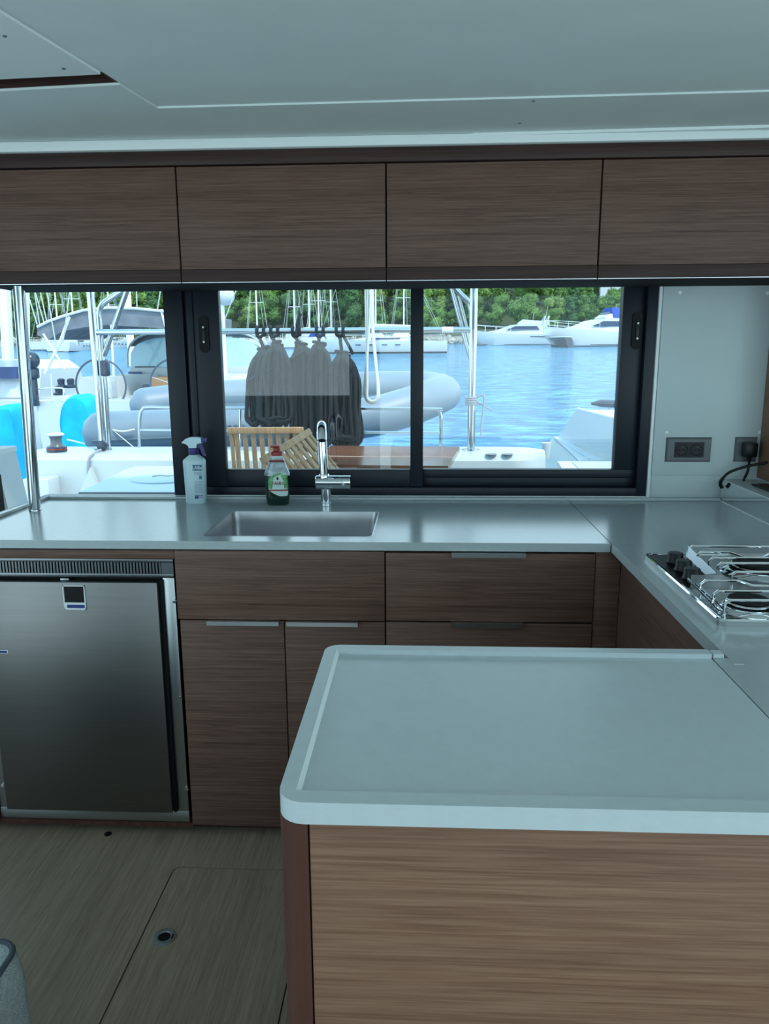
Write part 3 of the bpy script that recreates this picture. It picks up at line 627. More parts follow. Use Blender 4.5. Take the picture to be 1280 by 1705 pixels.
# trees
def crown(kind):
    m = MB(); bm = m.bm; blobs = []
    R = random.Random(kind*11+3)
    if kind == 2:   # taller conical pine
        for i in range(7): blobs.append((V((R.uniform(-.5, .5), R.uniform(-.5, .5), 2.0+i*.85)), 1.75-.2*i))
    else:
        for i in range(11):
            a = R.random()*6.28; q = R.uniform(.3, 1.8); blobs.append((V((math.cos(a)*q, math.sin(a)*q, 2.6+R.uniform(-.6, 2.2)-q*.35)), R.uniform(.8, 1.5)))
    for c, r in blobs:
        m.ico(c, r*.72, 2, (1, 1, .85), .6)
        for k in range(240):
            d = V((R.gauss(0, 1), R.gauss(0, 1), R.gauss(0, 1))).normalized()
            r2 = r*R.uniform(.72, 1.05); p = c + V((d.x*r2, d.y*r2, d.z*r2*.85)); u = (d.orthogonal().normalized()+V((R.gauss(0, .5), R.gauss(0, .5), R.gauss(0, .5)))).normalized(); w_ = d.cross(u).normalized(); a = R.random()*6.28
            u, w_ = u*math.cos(a)+w_*math.sin(a), w_*math.cos(a)-u*math.sin(a); s_ = R.uniform(.11, .27); d2 = (d*.9+V((0, 0, .5)))*s_
            bm.faces.new([bm.verts.new(q) for q in (p-u*s_-d2*.3, p+w_*s_*.8, p+u*s_+d2*.6)])
    me = bpy.data.meshes.new('tree_crown'); bm.to_mesh(me); bm.free()
    for p in me.polygons: p.use_smooth = True
    return me
CR = []
for k in range(4):
    me = crown(k)
    for lm in (0, 1) if k != 2 else (2, 0):
        m2 = me.copy(); m2.materials.append(MATS['leaf%d' % (lm if k != 3 else 3-lm)]); CR.append(m2)
tk = MB().tube([(0, 0, -1.5), (.1, 0, 1.2), (0, .1, 3)], [.28, .22, .12], 7)
tkm = bpy.data.meshes.new('trunk'); tk.bm.to_mesh(tkm); tk.bm.free(); tkm.materials.append(MATS['bark'])
for row, (Y, n_, s0, s1) in enumerate(((132, 30, .75, 1.15), (139, 30, 1.0, 1.4), (147, 30, 1.05, 1.5), (157, 28, 1.1, 1.6), (170, 26, 1.2, 1.7), (186, 24, 1.3, 1.8))):
    xl, xr = at(10, 500, Y).x, at(1075, 500, Y).x
    for k in range(n_):
        x = xl + (xr-xl)*(k+random.uniform(.15, .85))/n_; y = Y + random.uniform(-2.5, 2.5); s_ = random.uniform(s0, s1)
        if x > 22: s_ *= .72
        ci = random.randrange(len(CR)); con = ci in (4, 5)
        o = thing('pine_tree', ('slender conical pine ' if con else 'round bushy pine ')+('at the foot of the far wood, by the water' if row == 0 else 'on the lower slope of the far wood' if row < 3 else 'high on the slope of the far wood'), 'tree', (x, y, hill(x, y)-.3), 'trees of the far shore wood', local=True)
        o.scale = (s_, s_, s_*random.uniform(.9, 1.15)); o.rotation_euler.z = random.random()*6.28
        c = bpy.data.objects.new('crown', CR[ci]); COL.objects.link(c); c.parent = o
        if row == 0: c = bpy.data.objects.new('trunk', tkm); COL.objects.link(c); c.parent = o
q = at(1022, 480, 180); hs = thing('house', 'white house on the hilltop behind the right end of the trees', 'house', (q.x, 180, q.z-5), local=True)
part('wall', MB().box(-3, 4, 0, 5, 0, 6), 'boat_white', hs); part('roof', MB().prism([(-3.4, -.3, 6.01), (4.4, -.3, 6.01), (.5, -.3, 7.6)], (0, 5.6, 0)), 'canvas_pale', hs)
# ================================================================== OTHER BOATS
def hullmesh(L, B, F, bow=.9, tw=.8, drop=.5, sheer=.35):
    m = MB(); rings = []
    for i in range(15):
        t = i/14; w_ = B/2*(tw+(1-tw)*math.sin(min(1, t/.5)*math.pi/2)) if t < .5 else B/2*max(.01, 1-((t-.5)/.5)**2.4)
        zt = F + sheer*max(0, t-.4)**1.5*1.6; x = t*L; bx_ = x - (bow*max(0, (t-.75)/.25))
        rings.append([V((x, w_, zt)), V((x, w_*.98, zt*.55)), V((bx_, w_*.84, 0)), V((bx_, w_*.3, -drop)), V((bx_, -w_*.3, -drop)), V((bx_, -w_*.84, 0)), V((x, -w_*.98, zt*.55)), V((x, -w_, zt))])
    return m.loft(rings)
def sailboat(p, rz, L, label, mast=1, boom='boat_white', group='moored sailing boats'):
    F = .95+L*.02
    o = thing('sailboat', label, 'sailboat', p, group, local=True); o.rotation_euler.z = rz
    part('hull', hullmesh(L, L*.3, F), 'boat_white', o)
    part('waterline_stripe', hullmesh(L*.985, L*.3*1.005, .12, .2, drop=.3, sheer=0), 'antifoul', o)
    part('cabin', MB().loft([[V((x, s*w_, z)) for s, z in ((1, F-.05), (.86, F+h), (-.86, F+h), (-1, F-.05))] for x, w_, h in ((L*.30, L*.10, .42), (L*.5, L*.095, .46), (L*.66, L*.07, .30), (L*.74, L*.03, .12))]), 'boat_white', o)
    for sgn in (1, -1): part('cabin_window', MB().box(L*.36, L*.58, sgn*L*.092-.02, sgn*L*.092+.02, F+.14, F+.32), 'boat_window', o)
    for sgn in (1, -1):
        for k in range(4): part('hull_window', MB().box(L*(.36+.1*k), L*(.40+.1*k), sgn*L*.149-.012, sgn*L*.149+.012, F*.62, F*.72), 'boat_window', o)
    part('sprayhood', MB().loft([[V((L*.30+dx, math.cos(a)*L*.095, F+.35+math.sin(a)*.75*h)) for a in [math.pi*k/8 for k in range(9)]] for dx, h in ((0, 1), (.8, .95), (1.5, .5))], cap=True), 'canvas_pale' if boom != 'canvas_blue' else boom, o)
    if mast:
        mp = part('mast', MB().tube([(L*.58, 0, F+.2), (L*.58, 0, F+L*1.15)], .11, 8), 'mast_alu', o)
        for z in (.4, .75): part('spreader', MB().box(L*.58-.04, L*.58+.04, -L*.085, L*.085, F+L*1.15*z-.03, F+L*1.15*z+.03), 'mast_alu', mp)
        part('boom', MB().tube([(L*.57, 0, F+1.25), (L*.22, 0, F+1.35)], .10, 8), 'mast_alu', o); part('sail_cover', MB().tube([(L*.56, 0, F+1.5), (L*.40, 0, F+1.52), (L*.23, 0, F+1.48)], [.28, .2, .12], 8), boom, o)
        rg_ = MB(); top = (L*.58, 0, F+L*1.14)
        for q in ((L*.98, 0, F+.4), (.1, L*.1, F), (.1, -L*.1, F), (L*.55, L*.145, F), (L*.55, -L*.145, F), (L*.62, L*.14, F), (L*.62, -L*.14, F)): rg_.tube([top, q], .022, 4)
        part('rigging', rg_, 'wire', o)
    rl = MB()
    for sgn in (1, -1):
        pts = [(L*t, sgn*(L*.148 if t < .55 else L*.15*max(.03, 1-((t-.5)/.5)**2.4)), F+.55+.2*max(0, t-.4)) for t in (.02, .2, .4, .55, .7, .85, .97)]
        rl.tube(pts, .02, 4)
        for q in pts: rl.tube([q, (q[0], q[1], F-.05)], .018, 4)
    part('guard_rail', rl, 'mast_alu', o); return o
def onsea(u, Y): q = at(u, 580, Y); return (q.x, Y, sea_z(Y))
q = onsea(742, 82); sailboat(q, math.pi*1.02, 13.5, 'white sailing yacht moored side-on behind the window mullion')
for u, Y, rz, L, lb_, bo in ((427, 98, 1.75, 11, 'white sailing boat with mast left of the hanging ropes', 'boat_white'), (482, 104, 1.6, 10, 'sailing boat whose mast rises above the middle rope coils', 'boat_white'),
        (500, 108, 1.5, 11, 'sailing boat moored left of the blue-covered one', 'canvas_pale'), (523, 100, 1.6, 11.5, 'sailing boat with bright blue sail cover beyond the ropes', 'canvas_blue'),
        (541, 112, 1.55, 12, 'sailing boat moored right of the blue-covered one', 'boat_white'), (625, 106, 1.62, 12, 'sailing boat with mast behind the hanging white line', 'boat_white'), (664, 110, 1.5, 13, 'sailing boat with thick double mast left of the mullion', 'boat_white'),
        (96, 92, 1.7, 12, 'sailing boat with mast just right of the chrome pole', 'boat_white'), (150, 104, 1.5, 11, 'sailing boat moored beyond the grey bimini', 'canvas_pale'), (66, 100, 1.62, 11, 'sailing boat with mast just beside the chrome pole', 'boat_white')):
    sailboat(onsea(u, Y), rz, L, lb_, 1, bo)
def yacht(p, rz, L, label, cover=None):
    o = thing('motor_yacht', label, 'motor yacht', p, 'moored motor yachts', local=True); o.rotation_euler.z = rz
    F = L*.115; B = L*.30
    part('hull', hullmesh(L, B, F, 1.9, .88, .4, .9), 'boat_white', o)
    part('waterline_stripe', hullmesh(L*.93, B*.9, .12, .3, .85, .3, 0), 'antifoul', o)
    part('rubbing_strake', MB().box(L*.06, L*.34, -B/2*.985, B/2*.985, F*.72, F*.80), 'boat_dark', o)
    def sec(x, w_, z0, z1): return [V((x, w_, z0)), V((x, w_*.82, z1)), V((x, -w_*.82, z1)), V((x, -w_, z0))]
    part('deckhouse', MB().loft([sec(x, w_, F-.1, F+h) for x, w_, h in ((L*.16, B*.40, L*.10), (L*.42, B*.41, L*.112), (L*.56, B*.38, L*.095), (L*.70, B*.30, L*.045), (L*.86, B*.16, L*.02), (L*.93, B*.06, .06))]), 'boat_white', o)
    for s in (1, -1):
        part('side_window', MB().prism([(L*.24, s*B*.385, F+L*.045), (L*.52, s*B*.385, F+L*.04), (L*.60, s*B*.35, F+L*.045), (L*.50, s*B*.355, F+L*.085), (L*.27, s*B*.355, F+L*.085)], (0, s*.05, 0)), 'boat_window', o)
        part('porthole', MB().box(L*.55, L*.63, s*B*.455-.05, s*B*.455+.05, F*.62, F*.74), 'boat_window', o)
    part('flybridge', MB().loft([sec(x, B*.34, F+L*.10, F+L*.10+h) for x, h in ((L*.14, .5), (L*.30, .6), (L*.42, .75), (L*.47, .3))]), 'boat_white', o)
    part('windscreen', MB().prism([(L*.44, -B*.26, F+L*.12), (L*.44, B*.26, F+L*.12), (L*.41, B*.22, F+L*.165), (L*.41, -B*.22, F+L*.165)], (.05, 0, 0)), 'boat_window', o)
    ar = MB()
    for x in (L*.17, L*.21): ar.tube(sm([(x, -B*.33, F+L*.10), (x-.35, -B*.31, F+L*.17), (x-.5, 0, F+L*.19), (x-.35, B*.31, F+L*.17), (x, B*.33, F+L*.10)], 5), .09, 6)
    part('radar_arch', ar, 'boat_white', o); part('antenna', MB().tube([(L*.17, .3, F+L*.18), (L*.15, .3, F+L*.30)], .035, 5).tube([(L*.3, -.6, F+L*.15), (L*.29, -.6, F+L*.24)], .03, 5), 'wire', o)
    if cover: part('cover', MB().loft([[V((x, w_, z)) for w_, z in ((B*.36, F+L*.12), (B*.2, F+L*.2), (-B*.2, F+L*.2), (-B*.36, F+L*.12))] for x in (L*.08, L*.40)]), cover, o)
    rl = MB(); pts = []
    for s in (1, -1):
        pts = [(L*t, s*max(.12, B/2*(1-max(0, (t-.5)/.5)**2.4)*.93), F+.95+.9*max(0, t-.4)**1.5*1.6*.8) for t in (.55, .7, .82, .92, .985)]
        rl.tube(pts, .035, 4)
        for q in pts: rl.tube([q, (q[0], q[1], q[2]-.9)], .03, 4)
    part('bow_rail', rl, 'mast_alu', o)
    return o
yacht(onsea(932, 114), math.pi*.985, 13.2, 'white motor yacht with low bow pointing left, beside the steel pole')
yacht(onsea(1075, 108), math.pi*1.10, 15.5, 'white motor yacht with blue cover by the right window stile', 'canvas_blue')
yacht(onsea(1040, 122), math.pi*.98, 13, 'motor yacht with flybridge lying behind the other two yachts')
q = onsea(946, 100); ln = thing('bow_flare_shade', 'dark wedge standing in for the shaded bow flare between the white motor yachts', 'shade wedge', q, local=True); ln.rotation_euler.z = 0  # added dark wedge in place of the yacht's shaded bow flare
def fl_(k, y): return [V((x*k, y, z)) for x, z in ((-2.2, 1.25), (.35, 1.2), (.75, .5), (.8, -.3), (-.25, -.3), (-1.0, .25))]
part('hull', MB().loft([fl_(.35, -1.2), fl_(.8, -.6), fl_(1, .3), fl_(1, 2.5)]), 'boat_dark', ln); part('wedge_rim', MB().tube([(-2.2, .3, 1.28), (-1.76, -.6, 1.28), (-.77, -1.2, 1.28), (.12, -1.2, 1.25), (.28, -.6, 1.25), (.35, .3, 1.23)], .05, 6), 'boat_white', ln)  # shade of the bow flare put into shape and dark colour
# ---- neighbouring cruiser moored stern-to on the left
NY = 12.6
def n_(u, v, dy=0): return at(u, v, NY+dy)
c0 = n_(228, 640); wz = sea_z(NY)
nb = thing('cruiser', 'white sailing cruiser moored stern-to with twin steering wheels and grey bimini', 'sailboat', (c0.x, NY, wz))
def sct(y, w_, zt, zb): return [V((c0.x+s*w_*k, y, z)) for s, k, z in ((-1, 1, zt), (-1, .97, zt*.4+zb*.6), (-1, .55, zb), (1, .55, zb), (1, .97, zt*.4+zb*.6), (1, 1, zt))]
dz_ = n_(100, 668).z
part('hull', MB().loft([sct(y, w_, zt, wz-.3) for y, w_, zt in ((NY, 1.75, dz_), (NY+2, 1.95, dz_+.03), (NY+6, 2.0, dz_+.1), (NY+10, 1.4, dz_+.25), (NY+12.5, .15, dz_+.4))]), 'boat_white', nb)
part('transom_step', MB().box(c0.x-1.0, c0.x+1.0, NY-.5, NY+.02, wz+.15, wz+.4, .05), 'gelcoat', nb)
sz = dz_
part('cockpit_bench', MB().loft([[V((x, y, z)) for x, z in ((c0.x-1.5, sz), (c0.x-1.35, sz+.38), (c0.x-.75, sz+.38), (c0.x-.7, sz))] for y in (NY+.9, NY+3.2)]), 'boat_white', nb)
part('cockpit_bench', MB().loft([[V((x, y, z)) for x, z in ((c0.x+.7, sz), (c0.x+.75, sz+.38), (c0.x+1.35, sz+.38), (c0.x+1.5, sz))] for y in (NY+.9, NY+3.2)]), 'boat_white', nb)
for u in (168, 292):
    wc = n_(u, 641, .5); wh = part('steering_wheel', MB().tube([wc+V((math.cos(a)*.44, 0, math.sin(a)*.44)) for a in [2*math.pi*k/40 for k in range(40)]], .017, 6, True), 'letter_grey', nb, 'large thin steering wheel')
    for k in range(5):
        a = 2*math.pi*k/5+.3; part('spoke', MB().tube([wc, wc+V((math.cos(a)*.43, 0, math.sin(a)*.43))], .007, 5), 'wire', wh)
    part('pedestal', MB().box(wc.x-.13, wc.x+.13, wc.y+.05, wc.y+.4, sz, wc.z+.15, .05), 'boat_white', nb)
q = n_(242, 648, .7); part('instrument_pod', MB().box(q.x-.06, q.x+.06, q.y, q.y+.12, q.z-.16, q.z+.08, .02), 'boat_dark', nb)
q = n_(268, 640, 1.6); part('tan_locker', MB().box(q.x-.2, q.x+.25, q.y, q.y+.5, q.z-.18, q.z+.14, .02), 'tan', nb)
q0, q1 = n_(214, 619, 3.2), n_(233, 634, 3.2); part('companion_window', MB().box(q0.x, q1.x+.05, q0.y-.02, q0.y, q1.z, q0.z), 'solar', nb)
q0, q1 = n_(225, 610, 3.4), n_(262, 617, 3.4); part('companion_hatch', MB().box(q0.x, q1.x, q0.y-.02, q0.y, q1.z, q0.z), 'boat_dark', nb)
cb = n_(180, 612, 3.6).z
part('coachroof', MB().loft([[V((c0.x+s*w_, y, z)) for s, z in ((-1, sz-.05), (-.9, zt), (.9, zt), (1, sz-.05))] for y, w_, zt in ((NY+3.3, 1.5, cb), (NY+6.5, 1.45, cb+.05), (NY+9, .9, cb-.1), (NY+10.5, .4, sz+.25))]), 'boat_white', nb)
# sprayhood: clear windows in grey canvas
y0 = NY+3.5
top = at(230, 552, y0+.4).z
part('sprayhood_window', MB().loft([[V((c0.x+math.copysign(abs(math.cos(a))**.6, math.cos(a))*w_, y, cb+(zt-cb)*math.sin(a)**.55)) for a in [math.pi*k/14 for k in range(15)]] for y, w_, zt in ((y0, 1.42, top-.12), (y0+.5, 1.40, top-.18), (y0+1.1, 1.25, cb+.25))]), 'vinyl', nb, 'pale clear sprayhood windscreen')
part('sprayhood_canvas', MB().loft([[V((c0.x+math.copysign(abs(math.cos(a))**.6, math.cos(a))*(1.46), y, cb+(zt-cb)*max(0, math.sin(a))**.55)) for a in [math.pi*(.12+.76*k/14) for k in range(15)]] for y, zt in ((y0-.02, top), (y0+.5, top+.02), (y0+.9, top-.1))], cap=False, closed=False), 'canvas_grey', nb)
part('sprayhood_hoop', MB().tube([V((c0.x+math.copysign(abs(math.cos(a))**.6, math.cos(a))*1.47, y0-.03, cb+(top-cb)*max(0, math.sin(a))**.55)) for a in [math.pi*k/20 for k in range(21)]], .022, 6), 'wire', nb)
# bimini
bu = [(62, 545, 558), (80, 536, 566), (105, 527, 551), (140, 517, 545), (180, 513, 541), (225, 514, 544), (275, 519, 547), (330, 530, 556)]
YB = NY+.9
part('bimini', MB().loft([[at(u, v0, YB), at(u, v1, YB), V((at(u, v1, YB).x, YB+2.4, at(u, v1, YB).z+.05)), V((at(u, v0, YB).x, YB+2.4, at(u, v0, YB).z+.08))] for u, v0, v1 in bu]), 'canvas_grey', nb, 'grey canvas bimini top')
part('bimini_trim', MB().tube([at(u, v0-.5, YB-.02) for u, v0, v1 in bu], .025, 6), 'canvas_pale', nb)
for P_, r_ in (((at(72, 556, YB), at(90, 585, YB), at(108, 615, YB)), .02), ((at(116, 527, YB), at(100, 570, YB), at(75, 622, YB)), .03), ((at(275, 520, YB), at(268, 515, YB), at(300, 640, YB)), .022), ((at(127, 545, YB+1.5), at(130, 575, YB+1.5)), .03), ((at(185, 541, YB), at(190, 640, YB)), .02)):
    part('bimini_strut', MB().tube(P_, r_, 6), 'mast_alu', nb)
pr = MB()
pr.tube(sm([n_(58, 648), n_(100, 646), n_(106, 652), n_(104, 668)], 4), .014, 6).tube([n_(58, 662), n_(104, 662)], .011, 6).tube([n_(85, 622), n_(87, 668)], .011, 6).tube([n_(60, 640), n_(60, 676)], .012, 6)
pr.tube(sm([n_(330, 660), n_(365, 650), n_(405, 640), n_(412, 665)], 4), .014, 6)
part('stern_rail', pr, 'mast_alu', nb)
q = n_(57, 600); om = MB().ico((q.x, q.y-.1, q.z), .17, 3, (.75, .9, .85)).box(q.x-.07, q.x+.07, q.y-.15, q.y+.02, q.z-.30, q.z-.12, .03).box(q.x-.035, q.x+.035, q.y-.12, q.y-.02, q.z-.75, q.z-.3, .01)
part('outboard_motor', om, 'boat_dark', nb, 'black outboard motor on the stern rail')
for u, v, s_ in ((98, 652, .10), (102, 640, .09), (118, 640, .09)):
    q = n_(u, v, .3); part('winch', MB().lathe([(s_*.9, -.06), (s_, -.03), (s_*.6, 0), (s_*.7, .08), (s_*.4, .1)], q, 14), 'boat_dark', nb)
q = n_(374, 493, 1.5); part('radar_dome', MB().ico((q.x, q.y, q.z), .20, 3, (.9, .9, .85)), 'boat_white', nb, 'white radar dome')
part('radar_pole', MB().tube([V((q.x-.05, q.y, q.z-.1)), V((q.x-.05, q.y, sz))], .035, 8), 'mast_alu', nb)
mx_ = at(205, 400, NY+6); part('mast', MB().tube([V((mx_.x, NY+6, cb)), V((mx_.x, NY+6, cb+14))], .09, 10), 'mast_alu', nb)
rg_ = MB()
for a, b in (((105, 570), (122, 440)), ((95, 585), (70, 440)), ((228, 513), (226, 440)), ((262, 516), (274, 440)), ((40, 470), (62, 540)), ((375, 530), (398, 470))): part('rigging_wire', MB().tube([n_(*a), n_(*b)], .010, 5), 'wire', nb)
# another hull at the extreme left
YL = 15.5
def l_(u, v, dy=0): return at(u, v, YL+dy)
o = thing('sailboat', 'white sailing boat with dark cabin window cut by the left picture edge', 'sailboat', (l_(0, 640).x, YL, sea_z(YL)), 'moored sailing boats')
part('hull', MB().loft([[V((l_(60, 640).x-d, YL+a, z)) for a, z in ((0, sea_z(YL)-.2), (0, l_(0, 668).z), (3, l_(0, 668).z), (3, sea_z(YL)-.2))] for d in (0, 1, 3, 6)]), 'boat_white', o)
part('coachroof', MB().loft([[V((l_(30, 640).x-d, YL+a, z)) for a, z in ((.3, l_(0, 668).z), (.55, l_(0, 600-h).z), (2.4, l_(0, 600-h).z), (2.7, l_(0, 668).z))] for d, h in ((-.25, -15), (0, 0), (4, 4))]), 'boat_white', o)
w0, w1 = l_(2, 611, .35), l_(29, 630, .28); part('cabin_window', MB().box(w0.x-.6, w1.x, YL+.26, YL+.42, w1.z, w0.z), 'solar', o)
part('rub_line', MB().box(l_(60, 640).x-5.5, l_(60, 640).x-.02, YL-.02, YL, l_(0, 663).z-.02, l_(0, 663).z+.015), 'rope_grey', o)
part('mast', MB().tube([l_(14, 600), l_(4, 420)], .12, 8), 'mast_alu', o)
part('furled_sail', MB().tube([l_(46, 590), l_(40, 500), l_(37, 420)], [.05, .11, .12], 8), 'canvas_pale', o)
rg_ = MB()
for a, b in (((80, 560), (45, 440)), ((66, 540), (50, 440)), ((78, 536), (57, 440)), ((0, 520), (12, 600))): part('rigging_wire', MB().tube([l_(*a), l_(*b)], .012, 5), 'wire', o)
# blue fender covers hanging off the neighbour
def cloth(name, label, pts, Y, th):
    o_ = MB(); rr_ = [at(u, v, Y) for u, v in pts]; c = sum(rr_, V())/len(rr_)
    rings = []
    for k, d in ((.90, -th), (1.0, -th*.6), (1.0, th*.6), (.9, th)): rings.append([c+(p-c)*k+V((0, d + .05*noise.noise(p*3), 0)) for p in rr_])
    return one(name, o_.loft(rings), 'blue_cloth', label, 'cloth cover', 'blue cloth covers', 50)
cloth('cloth_cover', 'bright blue cloth cover left of the chrome pole', [(p.x, p.y) for p in sm([V((u, v, 0)) for u, v in ((-60, 690), (0, 677), (25, 672), (38, 680), (42, 720), (48, 770), (50, 805), (40, 812), (18, 800), (-60, 790))], 3, True)], 8.2, .22)
cloth('cloth_cover', 'bright blue rolled cloth cover behind the coaming winch', [(p.x, p.y) for p in sm([V((u, v, 0)) for u, v in ((114, 690), (118, 665), (135, 656), (152, 661), (160, 675), (164, 720), (162, 762), (140, 770), (118, 766), (116, 730))], 3, True)], 11.2, .3)
# ================================================================== OWN COCKPIT AND STERN
YC = 6.35
zc = at(400, 757, YC-.3).z
struct('cockpit_floor', MB().box(-3.3, 2.6, 2.765, 6.6, -.12, -.04), 'gelcoat')
struct('cockpit_roof', MB().box(-3.0, 2.4, 2.77, 4.4, 2.2, 2.26, .02), 'gelcoat')
xl, xr = at(62, 760, YC).x, at(905, 760, YC).x
ac = thing('aft_coaming', 'white moulded aft cockpit coaming with drink holders', 'coaming', ((xl+xr)/2, YC, -.04))
prof = lambda x, r: [V((x, YC-.30+r, -.04)), V((x, YC-.30+r, zc-.05)), V((x, YC-.25+r, zc)), V((x, YC+.25-r, zc)), V((x, YC+.3-r, zc-.05)), V((x, YC+.3-r, -.04))]
part('body', MB().loft([prof(xl, .12), prof(xl+.05, .03), prof(xl+.12, 0), prof(xr-.3, 0), prof(xr-.12, .05), prof(xr, .2)]), 'gelcoat', ac)
for u in (818, 845):
    q = atz(u, 756.5, zc); part('drink_holder', MB().lathe([(.045, 0), (.045, .004), (.035, .004), (.034, .001), (.003, .0008)], (q.x, q.y, zc+.0005), 24), 'rope_grey', ac)
q = at(100, 800, YC-.3); part('stair_block', MB().box(q.x-.22, q.x+.0, YC-.5, YC-.29, -.04, at(100, 798, YC-.5).z, .02), 'gelcoat', ac)
q = at(165, 790, YC-.3); part('moulded_rib', MB().prism([(q.x-.05, YC-.3, zc-.1), (q.x+.02, YC-.3, zc-.32), (q.x-.16, YC-.3, zc-.32)], (0, -.05, 0)), 'gelcoat', ac)
# winch
q = atz(95, 752, zc); wn = thing('winch', 'small dark winch with pale top on the white coaming', 'winch', (q.x, q.y, zc))
s_ = 1.0
part('base', MB().lathe([(.078, 0), (.082, .004), (.082, .038), (.075, .046)], (q.x, q.y, zc), 28), 'boat_dark', wn); part('red_line', MB().lathe([(.0828, .022), (.0828, .03)], (q.x, q.y, zc), 28), 'red_plastic', wn)
part('drum', MB().lathe([(.06, .046), (.046, .065), (.044, .10), (.055, .135)], (q.x, q.y, zc), 28), 'grey_plastic', wn); part('cap', MB().lathe([(.062, .1352), (.068, .14), (.068, .15), (.05, .158), (.004, .16)], (q.x, q.y, zc), 28), 'canvas_pale', wn)
# locker / bench lid with round hatch
zl = .60
pts = [atz(u, v, zl) for u, v in ((131, 819), (292, 819), (292, 776), (228, 776), (205, 783), (180, 797))]
pts[1].x += .3; pts[2].x += .35
lk = thing('cockpit_locker', 'pale grey-blue cockpit locker lid with round hatch', 'locker', (pts[0].x+.4, pts[0].y+.4, -.04))
part('lid', MB().slab([(p.x, p.y) for p in pts], zl-.022, zl), 'gelcoat_grey', lk)
part('box', MB().slab([(p.x*.98+pts[0].x*.0-.02, p.y+.03 if i < 2 else p.y-.02) for i, p in enumerate(pts)], -.04, zl-.0222), 'gelcoat', lk)
part('lid_edge', MB().box(pts[0].x, pts[1].x, pts[0].y-.006, pts[0].y-.0005, zl-.022, zl-.003), 'grey_plastic', lk)
q = atz(262, 797, zl); hd = part('round_hatch', MB().lathe([(.225, 0), (.225, .008), (.215, .011), (.003, .012)], (q.x+.05, q.y, zl+.0002), 40), 'gelcoat_grey', lk)
q = atz(270, 796, zl); part('hatch_mark', MB().tube(sm([V((q.x+dx, q.y+dy, zl+.013)) for dx, dy in ((-.06, -.02), (-.02, .03), (.03, .0), (.07, .03))], 4), .006, 5), 'rope_grey', hd)
# white post at the extreme left
q = at(12, 800, 3.6); po = thing('side_post', 'white moulded post at the extreme left edge outside', 'post', (q.x, 3.6, -.04))
part('body', MB().loft([[V((x+dx, y, z)) for x, y in ((at(-30, 800, 3.6).x, 3.5), (at(22, 800, 3.6).x, 3.5), (at(20, 800, 3.6).x, 3.7), (at(-30, 800, 3.6).x, 3.7))] for z, dx in ((-.04, .03), (at(12, 850, 3.6).z, .02), (at(12, 755, 3.6).z, -.02))]), 'gelcoat', po)
part('cap', MB().slab(rrect(at(-30, 750, 3.6).x, at(9, 750, 3.6).x, 3.48, 3.72, .02), at(12, 755, 3.6).z, at(12, 747, 3.6).z), 'canvas_pale', po)
part('dark_edge', MB().box(at(-30, 800, 3.5).x, at(3, 800, 3.5).x, 3.47, 3.499, -.04, at(0, 790, 3.5).z), 'seal_black', po)
# steel arch: two posts, rail, braces
def px(u, v, Y=YC): return at(u, v, Y)
def vpost(u, v, Y, top, r, name_, par):
    b_ = at(u, v, Y); return part(name_, MB().tube([V((b_.x, Y, zc)), V((b_.x, Y, top))], r, 16), 'pole_steel', par)
ah = thing('steel_arch', 'stainless steel stern arch with two posts and long horizontal rail', 'arch', (px(480, 751).x, YC, zc))
pa = px(172, 752); pbx = px(784, 757)
vpost(172, 752, YC, 2.35, .032, 'post', ah); vpost(784, 757, YC, 2.35, .032, 'post', ah)
zr_ = px(480, 551).z
part('rail', MB().tube([V((pa.x, YC, zr_)), V((pbx.x, YC, zr_))], .0235, 14), 'pole_steel', ah)
q = px(745, 551); part('sticker', MB().tube([V((q.x-.045, YC, zr_)), V((q.x+.045, YC, zr_))], .0242, 14), 'white_print', ah)
Yb = YC+.12
part('brace', MB().tube(sm([px(181, 750, Yb), px(174, 640, Yb), px(166, 545, Yb), px(165, 522, Yb), px(170, 507, Yb), px(184, 497, Yb), px(205, 483, Yb), px(240, 460, Yb)], 4), .024, 10), 'pole_steel', ah)
part('brace', MB().tube([px(173, 592, Yb), px(193, 535, Yb), px(213, 478, Yb), px(222, 455, Yb)], .024, 10), 'pole_steel', ah)
part('brace', MB().tube([px(784, 600, Yb), px(770, 550, Yb), px(752, 480, Yb), px(745, 455, Yb)], .018, 10), 'pole_steel', ah)
part('brace', MB().tube([px(788, 600, Yb), px(778, 550, Yb), px(763, 490, Yb)], .014, 10), 'pole_steel', ah)
part('brace', MB().tube(sm([px(786, 560, Yb), px(785, 520, Yb), px(780, 504, Yb), px(768, 492, Yb), px(757, 480, Yb), px(735, 458, Yb)], 4), .026, 10), 'pole_steel', ah)
for b_ in (pa, pbx): part('foot_plate', MB().lathe([(.075, 0), (.075, .006), (.04, .01)], (b_.x, YC, zc), 20), 'pole_steel', ah)
q = px(171, 742, YC-.06); part('block', MB().lathe([(.03, -.03), (.045, -.02), (.045, .02), (.03, .03)], (q.x, q.y, q.z), 16, 'y'), 'boat_dark', ah, 'black pulley block')
q = px(175, 613, YC-.06); part('control_box', MB().box(q.x-.036, q.x+.036, q.y-.03, q.y+.03, q.z-.066, q.z+.066, .018, 3), 'boat_dark', ah, 'dark control box')
one('mooring_line', MB().tube(sm([px(170, 748, YC-.06), px(155, 756, YC-.26), px(148, 765, YC-.31), px(147, 790, YC-.31), px(145, 812, YC-.31)], 5), .011, 7), 'rope_grey', 'thin grey line hanging from the pulley block', 'rope')
wl = MB()
